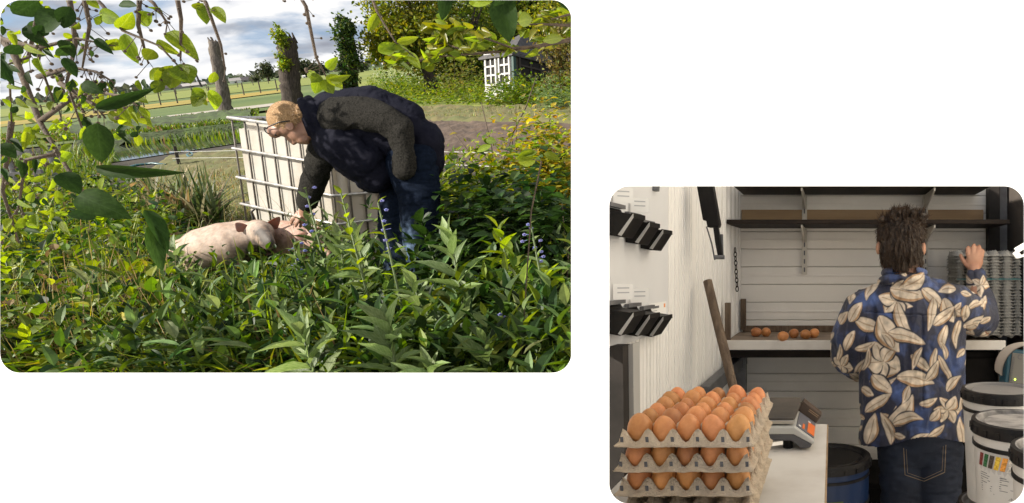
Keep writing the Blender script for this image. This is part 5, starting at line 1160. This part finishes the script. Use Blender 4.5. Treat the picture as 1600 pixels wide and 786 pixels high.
# ================================================================== buckets
mat('bucket_white', (.72, .69, .64), (.55, .51, .46), scale=5, rough=.45, lo=.45, hi=.75); mat('lid_dusty', (.05, .048, .046), (.40, .37, .34), scale=11, rough=.6, lo=.36, hi=.60, detail=8, stretch=(1, 1.6, 1)); mat('lid_black', (.009, .008, .008), (.02, .018, .017), scale=9, rough=.4, spec=.25)
mat('lid_grey', (.25, .235, .22), (.10, .095, .09), scale=5, rough=.6, lo=.5, hi=.75, detail=8); mat('barrel_blue', (.006, .022, .075), (.008, .03, .10), scale=3, rough=.4); mat('label_paper', (.66, .63, .60), (.58, .55, .52), scale=9, rough=.6)
def bucket(label, x, y, ztop, r, h, body, lid, rim, cat='bucket', lidded=True, name='bucket', taper=.88, group=None):
    t = thing(name, label, cat, (x, y, ztop - h), group); z0 = ztop - h; rb = r * taper
    obj('body', MB().lathe([(.001, z0), (rb, z0), (rb + (r - rb) * .9, ztop - .055), (r * .985, ztop - .055), (r * 1.0, ztop - .03), (r * .97, ztop - .012), (.001, ztop - .012)], (x, y, 0), 48), body, t, smooth=True)
    for q in (.054, .155)[:1 if name == 'bucket' else 2]: obj('ring', MB().lathe([(r * (taper + (1 - taper) * (1 - q / h)) * .99 + .001, ztop - q - .006), (r * .985 + .004, ztop - q - .005), (r * .985 + .004, ztop - q + .005), (r * .97, ztop - q + .006)], (x, y, 0), 48), rim, t, smooth=True)
    if lidded:
        l = obj('lid', MB().lathe([(.001, ztop + .002), (r * .76, ztop + .002), (r * .79, ztop - .006), (r * .86, ztop - .006), (r * .90, ztop + .008), (r * .94, ztop + .010)], (x, y, 0), 56), lid, t, smooth=True)
        obj('lid_rim', MB().lathe([(r * .94, ztop + .0105), (r * 1.03, ztop + .009), (r * 1.055, ztop - .004), (r * 1.05, ztop - .024), (r * 1.0, ztop - .026)], (x, y, 0), 56), rim, l, smooth=True)
        m = MB()
        for k in range(22): q = 2 * math.pi * k / 22; m.box((x + r * 1.055 * math.cos(q), y + r * 1.055 * math.sin(q), ztop - .012), (.005, .012, .016), ((math.cos(q), math.sin(q), 0), (-math.sin(q), math.cos(q), 0), (0, 0, 1)))
        obj('lid_tab', m, rim, l, kind='stuff')
    return t
def band(t, x, y, z0, z1, r0, r1, a0, a1, m, name, seg=16): return obj(name, MB().lathe([(r0, z0), (r1, z1)], (x, y, 0), seg, None, R_(a0), R_(a1)), m, t, smooth='all', fix=False)
BXa, BYa, ra = (1563 - CX) / FPX * 2.12, 2.12, .118
bucket('wide dusty grey-lidded bucket topping the stack behind the white bucket', BXa, BYa, -.405, .122, .35, 'bucket_white', 'lid_grey', 'lid_black', group='white buckets')
bucket('white bucket second from the top under the wide grey lid', BXa - .012, BYa, -.405 - .375, .122, .35, 'bucket_white', 'lid_grey', 'lid_black', group='white buckets')
bucket('white bucket at the bottom of the rear stack by the person\'s leg', BXa, BYa, -.405 - .75, .122, .345, 'bucket_white', 'lid_grey', 'lid_black', group='white buckets')
bx_, by_, rB = (1593 - CX) / FPX * 1.74, 1.74, .124
tb = bucket('white bucket with a scratched dusty lid and a food label', bx_, by_, -.418, rB, .315, 'bucket_white', 'lid_dusty', 'lid_black', group='white buckets')
bucket('bucket beneath the labelled white bucket', bx_ + .005, by_, -.418 - .345, rB, .35, 'bucket_white', 'lid_black', 'lid_black', group='white buckets'); bucket('lowest bucket beneath the labelled white bucket', bx_, by_, -.418 - .72, rB, .36, 'bucket_white', 'lid_black', 'lid_black', group='white buckets')
for q in range(2): bucket('white bucket cut off by the right edge' if q == 0 else 'bucket hidden below the one at the right edge', (1658 - CX) / FPX * 1.42, 1.42, -.405 - q * .4, .105, .36, 'bucket_white', 'lid_dusty' if q == 0 else 'lid_black', 'lid_black', group='white buckets')
# label on the bucket
rl = rB * .965 + .0035; LZ = .082; band(tb, bx_, by_, -.700 + LZ, -.560 + LZ, rl - .010, rl, 192, 262, 'label_paper', 'label')
cols = {'pepper': (.16, .02, .015), 'herb': (.02, .10, .03), 'seed': (.06, .04, .025), 'corn': (.70, .40, .03), 'spice': (.62, .24, .03), 'flour': (.50, .46, .40), 'cocoa': (.16, .055, .02)}
for (nm, c), k in zip(cols.items(), range(7)):
    mat('print_' + nm, c, tuple(min(1, q * 1.7 + .02) for q in c), scale=150, rough=.6, lo=.45, hi=.55)
    a0 = 196 + k * 8.6; m = MB(); n = 3; V = []
    for j in range(n + 1):
        for i in range(4): q = R_(a0 + i * 2.2 + (n - j) * -1.6 + 4); zz_ = -.603 + .036 * j / n; rr = rl + .0012 - (-.560 - zz_) / .14 * .010; V.append((bx_ + rr * math.cos(q), by_ + rr * math.sin(q), zz_ + LZ))
    m.add(V, [(j * 4 + i, j * 4 + i + 1, j * 4 + i + 5, j * 4 + i + 4) for j in range(n) for i in range(3)]); obj('picture_stripe', m, 'print_' + nm, tb, fix=False)
m = MB()
def lab(a, z, w, h):
    rr = rl + .0014 - (-.560 - z) / .14 * .010; z += LZ; q0, q1 = R_(a), R_(a + w); m.add([(bx_ + rr * math.cos(q0), by_ + rr * math.sin(q0), z), (bx_ + rr * math.cos(q1), by_ + rr * math.sin(q1), z), (bx_ + (rr + .0003) * math.cos(q1), by_ + (rr + .0003) * math.sin(q1), z + h), (bx_ + (rr + .0003) * math.cos(q0), by_ + (rr + .0003) * math.sin(q0), z + h)], [(0, 1, 2, 3)])
for k in range(9): lab(198 + random.uniform(0, 1), -.620 - k * .0062, random.uniform(10, 22), .0016)
for k in range(7): lab(228 + random.uniform(0, 2), -.622 - k * .0056, random.uniform(8, 24), .0014)
for k in range(14): lab(240 + k * 1.25, -.676, random.choice((.35, .6, .8)), .018)
for k in range(10): lab(226 + k * 1.15, -.690, random.choice((.35, .6, .8)), .016)
obj('small_print', m, 'ink', tb, fix=False, kind='stuff')
# blue barrel
xb, yb = -.02, 2.5
tbar = bucket('dark blue barrel with a black lid between the table and the person', xb, yb, -.735, .165, .765, 'barrel_blue', 'lid_black', 'lid_black', 'barrel', name='barrel', taper=.94)
mat('label_green', (.10, .13, .025), rough=.6); mat('label_letter', (.30, .32, .16), rough=.6)
band(tbar, xb, yb, -.955, -.853, .1625, .1645, 255, 292, 'label_green', 'label'); me = text_mesh('FOOD', .026, (xb + .020, yb - .1672, -.874), (1, 0, 0), (0, 0, 1), .0004); obj('lettering', me, 'label_letter', tbar, fix=False)
# charger box and scoop behind the buckets
mat('teal_plastic', (.006, .06, .09), rough=.4); mat('panel_grey', (.16, .15, .13), rough=.5); mat('led_green', (.3, .6, .05), emit=(.55, 1, .08, 3)); mat('scoop_beige', (.50, .44, .37), (.42, .36, .30), scale=5, rough=.55)
cb_ = thing('battery_charger', 'teal-edged battery charger box with a small green light', 'charger', Q(1586, 604, 2.45)); d = 2.42
cu = np.array(Q(1592, 549, d)) - np.array(Q(1585.5, 605, d)); ch = np.linalg.norm(cu); cu /= ch; cx_ = nrm(np.array((cu[2], 0, -cu[0]))); cc_ = np.array(Q(1585.5, 605, d)) + cu * ch / 2 + cx_ * .022; cn = np.array((0, -1., 0))
obj('case', MB().box(cc_ + (0, .04, 0), (.125, .08, ch), (cx_, (0, 1, 0), cu)), 'teal_plastic', cb_, bevel=.004); obj('front_panel', MB().box(cc_ + (.006, -.002, 0) - cu * .004, (.106, .006, ch * .93), (cx_, (0, 1, 0), cu)), 'panel_grey', cb_, bevel=.001)
obj('light', MB().ball(cc_ - cx_ * .026 - cu * .038 + (0, -.006, 0), .0035, 8), 'led_green', cb_)
me = text_mesh('BATTERY CHARGER', .0105, cc_ - cx_ * .040 + (0, -.0056, 0), cu, -cx_, .0003); obj('side_lettering', me, 'ink', cb_, fix=False); me = text_mesh('C', .026, cc_ - cx_ * .018 + cu * .047 + (0, -.0056, 0), cx_, cu, .0003); obj('heading', me, 'ink', cb_, fix=False)
t = thing('feed_scoop', 'beige curved plastic scoop hanging over the battery charger', 'scoop', Q(1590, 560, 2.3)); d = 2.3; c0 = np.array(Q(1598, 577, d)); rr_ = 43 * d / FPX
obj('shell', MB().lathe([(rr_, -.09), (rr_ * .99, .0), (rr_ * .92, .04), (rr_ * .90, .04), (rr_ * .965, -.002), (rr_ * .97, -.088)], c0, 26, ((1, 0, 0), (0, 0, 1), (0, 1, 0)), R_(35), R_(185)), 'scoop_beige', t, smooth='all')
t = thing('white_clip', 'white plastic two-pronged clip at the right edge beside the empty trays', 'clip', Q(1596, 392, 2.3)); d = 2.3
for pts in ([(1586.5, 388), (1612, 373), (1616, 380), (1591, 395)], [(1584, 396), (1590, 391.5), (1597, 399), (1612, 391), (1614, 397), (1590, 404)]): obj('prong', pol(pts, d, .02), 'card_white', t, bevel=.001)
# dark clutter on the floor below the shelf
mat('black_tub', (.010, .009, .008), (.015, .013, .012), scale=6, rough=.8, spec=.1)
t = thing('black_crate', 'black crate on the floor behind the blue barrel', 'crate', (.16, 3.1, ZF)); obj('crate', bx(.0, .42, 2.95, 3.3, ZF, -.98), 'black_tub', t, bevel=.01)
for k in range(4): obj('slat', bx(.005, .415, 2.943, 2.95, -1.44 + k * .12, -1.37 + k * .12), 'black_tub', t)
t = thing('dark_cabinet', 'dark cabinet in the shade under the right end of the shelf', 'cabinet', (.72, 3.2, ZF)); obj('cabinet', bx(.55, .925, 3.08, 3.36, ZF, -.40), 'black_tub', t, bevel=.005); obj('door', bx(.57, .90, 3.068, 3.079, ZF + .05, -.43), 'black_tub', t, bevel=.003)

# ================================================================== the person at the shelf
DW = 2.64
pw = thing('person', 'person seen from behind in a blue and cream floral shirt reaching to trays', 'person', (.33, DW, ZF))
mat('skin_warm', (.50, .27, .17), (.43, .21, .13), scale=14, rough=.5, sss=.1, bump=.2, bscale=200)
mat('brown_hair', (.060, .036, .020), (.022, .013, .008), scale=60, rough=.5, bump=2, bscale=190, spec=.4, stretch=(1, 1, .25))
mat('floral', None, attr=True, scale=22, rough=.55, bump=.4, bscale=600, sheen=.15)
mat('indigo_jeans', (.010, .014, .028), (.018, .026, .048), scale=5, rough=.85, bump=.6, bscale=500); mat('stitch', (.30, .22, .13), rough=.8)
fpy = CY - ZF / DW * FPX
B = Blob().ell((1408, 378, 3), (30.5, 38, 36)).ell((1408, 395, 14), (26, 30, 30)).cone((1411, 400, -4), 25, (1415, 440, -2), 25)
B.ell((1373, 387, -4), (4.5, 11, 8), 5).ell((1442, 387, -4), (5, 12, 8), -5)
B.cone((1370, 472, 0), 24, (1480, 466, 0), 24).ell((1427, 540, 0), (62, 95, 36)).ell((1436, 660, 0), (58, 70, 38))
B.chain([(1352, 482, 0, 24), (1330, 550, 12, 14), (1345, 571, 88, 12), (1362, 566, 120, 11)]).ell((1370, 564, 132), (10, 8, 12))
B.chain([(1492, 474, 0, 26), (1536, 505, 52, 20), (1527, 440, 96, 12.5), (1523, 422, 102, 11)])
B.ell((1523, 408, 104), (13.5, 15, 6.5), 3)
for pts in ([(1513, 398, 104), (1512, 390, 107), (1513, 386.5, 112)], [(1520, 396, 104), (1521, 386.5, 107), (1522, 383, 113)], [(1527, 397, 104), (1529.5, 388, 107), (1530, 385, 113)], [(1533, 401, 104), (1535, 394, 107), (1535, 391.5, 112)], [(1513, 416, 104), (1505, 407, 108), (1501.5, 399, 112)]):
    B.chain([(*pts[0], 4.3), (*pts[1], 3.8), (*pts[2], 3.1)])
for x, q in ((1408, 0), (1466, 4)): B.chain([(x + 2, 700, 0, 34), (x, 830, q, 25), (x, fpy - 14, q, 15)])
skin_obj('body', B, 1.4, DW, 'skin_warm', pw, 1.0, 4)
# hair with tufts
B = Blob().ell((1408, 366, 0), (36, 34, 41)).ell((1408, 388, -10), (32, 32, 37)).ell((1409, 408, -14), (25, 16, 22))
random.seed(9)
for k in range(46):
    a = random.uniform(0, 6.28); x = 1408 + 27 * math.cos(a) * random.uniform(.3, 1); y = 352 + 14 * math.sin(a); B.cone((x, y, random.uniform(-30, 15)), 7, (x + (x - 1404) * .30 + random.uniform(-4, 6), y - random.uniform(6, 13), random.uniform(-36, 10)), 2.2, 8)
for x0, y0, x1, y1 in ((1410, 345, 1413, 328), (1416, 345, 1421, 330), (1402, 346, 1397, 336), (1425, 348, 1432, 338), (1390, 350, 1379, 341)): B.cone((x0, y0, -10), 8, (x1, y1, -14), 2.2, 8)
for k in range(30): x = 1380 + k * 1.95; B.cone((x, 404, -30 + abs(k - 15) * 1.6), 6, (x + 1, 416 + 6 * (1 - ((k - 15) / 15) ** 2) + random.uniform(-2, 3), -31 + abs(k - 15) * 1.7), 2.2, 7)
def hw(v, n): s = fbm(v, (.28, .06, .2), 3, 3); return n * (s * 5.0)[:, None]
hp = skin_obj('hair', B, 1.0, DW, 'brown_hair', pw, 1.0, 2, hw, keep=lambda v: ~((np.abs(v[:, 0] - 1408) > 33.5) & (v[:, 1] > 376) & (v[:, 2] > -14)))
def hflow(P, Nv):
    h = ((P[:, 2] - .12) / .10).clip(-1, 1)[:, None]; x = ((P[:, 0] - (1408 - CX) / FPX * DW) / .09)[:, None]
    return np.array((.25, 0, 0)) * x * (h > 0) + np.array((.12, -.1, .75)) * h.clip(0, 1) + np.array((0, -.05, -1.0)) * (1 - h.clip(0, 1))
strands('hair_strands', pw, hp, 7500, .027, .0018, 'hair_strand', hflow, .14, .13, (.045, .025, .012))
# jeans
B = Blob().ell((1439, 690, 0), (64, 50, 44))
for x, q, in ((1409, 0), (1468, 4)): B.chain([(x, 700, 0, 38), (x, 830, q, 30), (x + 1, fpy - 12, q, 22)])
jb = skin_obj('jeans', B, 1.8, DW, 'indigo_jeans', pw, 1.0, 4, folds(2.2, (.03, .07, .03), 12))
for x in (1405, 1468): skin_obj('shoe', Blob().ell((x, fpy - 8, 0), (14, 8, 14)).ell((x, fpy - 6, 24), (13, 6, 24)), 1.6, DW, 'boot_leather', pw, 1.0, 4)
bpy.context.view_layer.update()
def onsurf(o, px, py, lift=.003):
    d = Vector(ray(px, py)).normalized(); M = o.matrix_world.inverted(); hit, p, n, i = o.ray_cast(M @ Vector((0, 0, 0)), (M.to_3x3() @ d).normalized())
    return np.array(o.matrix_world @ (p + n * lift)) if hit else None
def seamline(o, pts, r, m, name, parent, n=40):
    P = []
    for (a, b) in zip(pts[:-1], pts[1:]):
        for k in range(n): q = onsurf(o, a[0] + (b[0] - a[0]) * k / n, a[1] + (b[1] - a[1]) * k / n, r * .4); P += [q] if q is not None else []
    if len(P) > 2: obj(name, MB().tube(P, r, 5), m, parent, smooth='all')
seamline(jb, [(1412, 700), (1414, 742), (1444, 752), (1476, 738), (1478, 694)], .0016, 'stitch', 'pocket_stitching', pw); seamline(jb, [(1416, 702), (1418, 739), (1444, 748), (1472, 735), (1474, 696)], .0009, 'stitch', 'pocket_stitching', pw)
# shirt: navy cloth printed with cream leaves and flowers
NAVY, BLUE, CREAM, TAN, INKB = np.array((.012, .015, .040)), np.array((.045, .085, .24)), np.array((.72, .60, .46)), np.array((.42, .24, .11)), np.array((.010, .010, .022))
MOT = []
def lf(x0, y0, x1, y1, w, bend=0): MOT.append((x0, y0, x1, y1, w, bend))
def flower(cx, cy, r, n=5, a0=0., w=.5):
    for k in range(n): a = a0 + 2 * math.pi * k / n; lf(cx + r * .12 * math.cos(a), cy + r * .12 * math.sin(a), cx + r * math.cos(a), cy + r * math.sin(a) * 1.1, r * w, .1)
flower(1400, 470, 24, 6, .3, .55); flower(1380, 563, 27, 5, .5, .75); flower(1315, 572, 17, 5, .2, .7); flower(1481, 640, 19, 6, 0, .5); flower(1394, 652, 15, 4, .3, .4); flower(1492, 485, 15, 5, .4, .5); flower(1548, 470, 15, 5, .1, .55)
for a in ((1395, 452, 1440, 462, 17, .2), (1444, 452, 1470, 480, 15, -.2), (1440, 430, 1408, 448, 13, 0), (1372, 440, 1356, 466, 12, .3), (1340, 500, 1372, 512, 18, .25), (1375, 500, 1402, 545, 17, -.2), (1405, 478, 1425, 520, 15, .2), (1392, 520, 1442, 535, 12, .2), (1395, 540, 1380, 520, 9, 0),
          (1456, 470, 1450, 512, 14, .2), (1476, 470, 1490, 500, 12, 0), (1462, 505, 1490, 482, 12, .2), (1480, 512, 1475, 545, 9, .1), (1500, 505, 1495, 540, 8, 0), (1462, 548, 1452, 585, 11, .2), (1406, 590, 1455, 598, 13, -.3), (1425, 558, 1450, 580, 12, .2), (1448, 592, 1466, 566, 9, 0), (1470, 560, 1486, 600, 8, 0),
          (1362, 596, 1396, 590, 14, .5), (1365, 588, 1390, 612, 13, -.3), (1354, 640, 1388, 618, 13, .3), (1392, 660, 1424, 622, 16, .3), (1400, 662, 1440, 655, 13, -.2), (1392, 690, 1378, 650, 15, .2), (1356, 690, 1366, 650, 13, .2), (1440, 632, 1464, 622, 9, 0), (1456, 655, 1468, 640, 9, 0), (1422, 690, 1452, 678, 11, .3), (1455, 680, 1474, 665, 10, .2),
          (1482, 610, 1500, 588, 8, 0), (1500, 640, 1506, 610, 6, 0), (1505, 690, 1500, 655, 8, 0), (1440, 545, 1425, 575, 8, 0), (1478, 560, 1470, 535, 7, 0), (1420, 605, 1410, 630, 7, 0),
          (1340, 545, 1366, 535, 9, .2), (1322, 545, 1334, 520, 9, .2), (1308, 560, 1312, 540, 7, 0), (1336, 590, 1352, 560, 9, 0), (1310, 594, 1330, 586, 7, 0), (1348, 575, 1356, 545, 7, 0), (1330, 500, 1345, 475, 12, .2),
          (1508, 510, 1540, 495, 15, .2), (1515, 480, 1540, 470, 10, .2), (1535, 512, 1556, 488, 9, .2), (1510, 478, 1506, 500, 9, 0), (1524, 505, 1550, 508, 8, .1), (1520, 440, 1530, 430, 6, 0), (1535, 462, 1520, 450, 8, 0)): lf(*a)
MOT = [(( x0 + x1) / 2 + (x0 - x1) * .62, (y0 + y1) / 2 + (y0 - y1) * .62, (x0 + x1) / 2 + (x1 - x0) * .62, (y0 + y1) / 2 + (y1 - y0) * .62, w * (.70, 1.2, .9, 1.05, .8)[i % 5], bend + (.38, -.28, .12, -.40, .22, -.10, .3)[i % 7]) for i, (x0, y0, x1, y1, w, bend) in enumerate(MOT)]
random.seed(33)
for k in range(900):   # smaller leaves between the motifs
    x, y = random.uniform(1300, 1560), random.uniform(430, 695); a = random.uniform(0, 6.28); l = random.uniform(16, 30)
    p = [(x + l * q * math.cos(a), y + l * q * math.sin(a)) for q in (0, .33, .66, 1)]
    if all(min(abs(X - (m[0] + (m[2] - m[0]) * q)) + abs(Y - (m[1] + (m[3] - m[1]) * q)) for q in (0, .25, .5, .75, 1)) > m[4] * .42 + 7 for m in MOT for X, Y in p): lf(*p[0], *p[-1], l * .34, random.uniform(-.3, .3))
def shirt_tint(v):
    x = v[:, 0] + 3 * fbm(v, .03, 31, 2); y = v[:, 1] + 3 * fbm(v, .03, 32, 2)
    b = (.12 + 1.5 * fbm(v, (.022, .018, .02), 41, 4)).clip(0, 1)[:, None]; c = NAVY * (1 - b) + BLUE * b
    y = np.where(v[:, 2] > 5, y + 23, y); x = np.where(v[:, 2] > 5, x + 17, x)
    for (x0, y0, x1, y1, w, bend) in MOT:
        dx, dy = x1 - x0, y1 - y0; L = math.hypot(dx, dy); t = ((x - x0) * dx + (y - y0) * dy) / L / L; s = (-(x - x0) * dy + (y - y0) * dx) / L - bend * L * (t - t * t)
        ins = (t > 0) & (t < 1); hw_ = w * .80 * np.sin(np.pi * t.clip(0, 1) ** .8) ** .8; e = np.abs(s) / (hw_ + 1e-6)
        mixin = lambda m, col: c * (1 - m[:, None]) + col * m[:, None]; sm = lambda q: (q / 1.3 + .5).clip(0, 1) * ins; c = mixin(sm(np.minimum(hw_ * 1.18, hw_ + 2.2) - np.abs(s)), INKB)
        mk = sm(hw_ * .93 - np.abs(s)); c = mixin(mk, CREAM * (.92 + .10 * np.sin(t * 9 + s * .5))[:, None])
        c = mixin(mk * (s > 0) * ((np.abs(s) - hw_ * .66) / 1.3 + .5).clip(0, 1), TAN); c = mixin(mk * (t < .8) * (1 - (np.abs(s) - .2).clip(0, 1)) * .8, TAN * .6)
    return c.clip(0, 1)
def sw(v, n):
    d = folds(3.0, (.045, .014, .03), 14)(v, n) + folds(1.1, (.09, .05, .06), 15)(v, n)
    x, y = v[:, 0], v[:, 1]; pl = np.exp(-((x - 1441 - (y - 490) * .01) / 2.2) ** 2) * (y > 492) * (y < 640) * (v[:, 2] < 0); yk = np.exp(-((y - (492 + .05 * (x - 1440))) / 1.5) ** 2) * (v[:, 2] < 0) * (np.abs(x - 1430) < 80)
    hem = np.exp(-((y - 680) / 14) ** 2) * 3; return d - n * (pl * 3.2 + yk * 1.8 - hem)[:, None]
B = Blob().chain([(1352, 482, 0, 31), (1425, 462, 0, 33), (1490, 474, 0, 31)]).ell((1427, 540, 0), (75, 105, 47)).ell((1430, 640, 0), (76, 75, 52)).cone((1384, 640, 0), 36, (1384, 712, 0), 40).cone((1472, 640, 0), 34, (1474, 712, 0), 36).cone((1430, 640, 0), 48, (1430, 712, 0), 50).cone((1375, 500, 0), 32, (1378, 640, 0), 34).cone((1478, 500, 0), 30, (1474, 640, 0), 33)
B.chain([(1350, 486, 0, 33), (1332, 530, 6, 33), (1328, 556, 16, 29), (1345, 572, 84, 24), (1358, 568, 108, 17)])
B.chain([(1492, 476, 0, 32), (1512, 490, 22, 30), (1533, 498, 52, 27), (1535, 480, 74, 22), (1529, 452, 92, 18), (1526, 432, 98, 15)])
B.cone((1416, 440, 0), 30, (1413, 428, 2), 26)
for k in range(20):
    q0, q1 = 2 * math.pi * k / 20, 2 * math.pi * (k + 1) / 20; P = lambda q, r, y: (1413 + r * 1.05 * math.cos(q), y + 5 * math.sin(q), r * math.sin(q)); B.cone(P(q0, 29, 427), 5, P(q1, 29, 427), 5, 8).cone(P(q0, 33, 440), 7, P(q1, 33, 440), 7, 8)
skin_obj('shirt', B, 1.05, DW, 'floral', pw, 1.0, 4, sw, keep=lambda v: (v[:, 1] < 690 + 6 * np.sin((v[:, 0] - 1340) * .045) - (v[:, 0] - 1430) * .05) & ~((v[:, 1] < 425 + 0 * v[:, 0]) & (np.abs(v[:, 0] - 1413) < 18)), tint=shirt_tint)
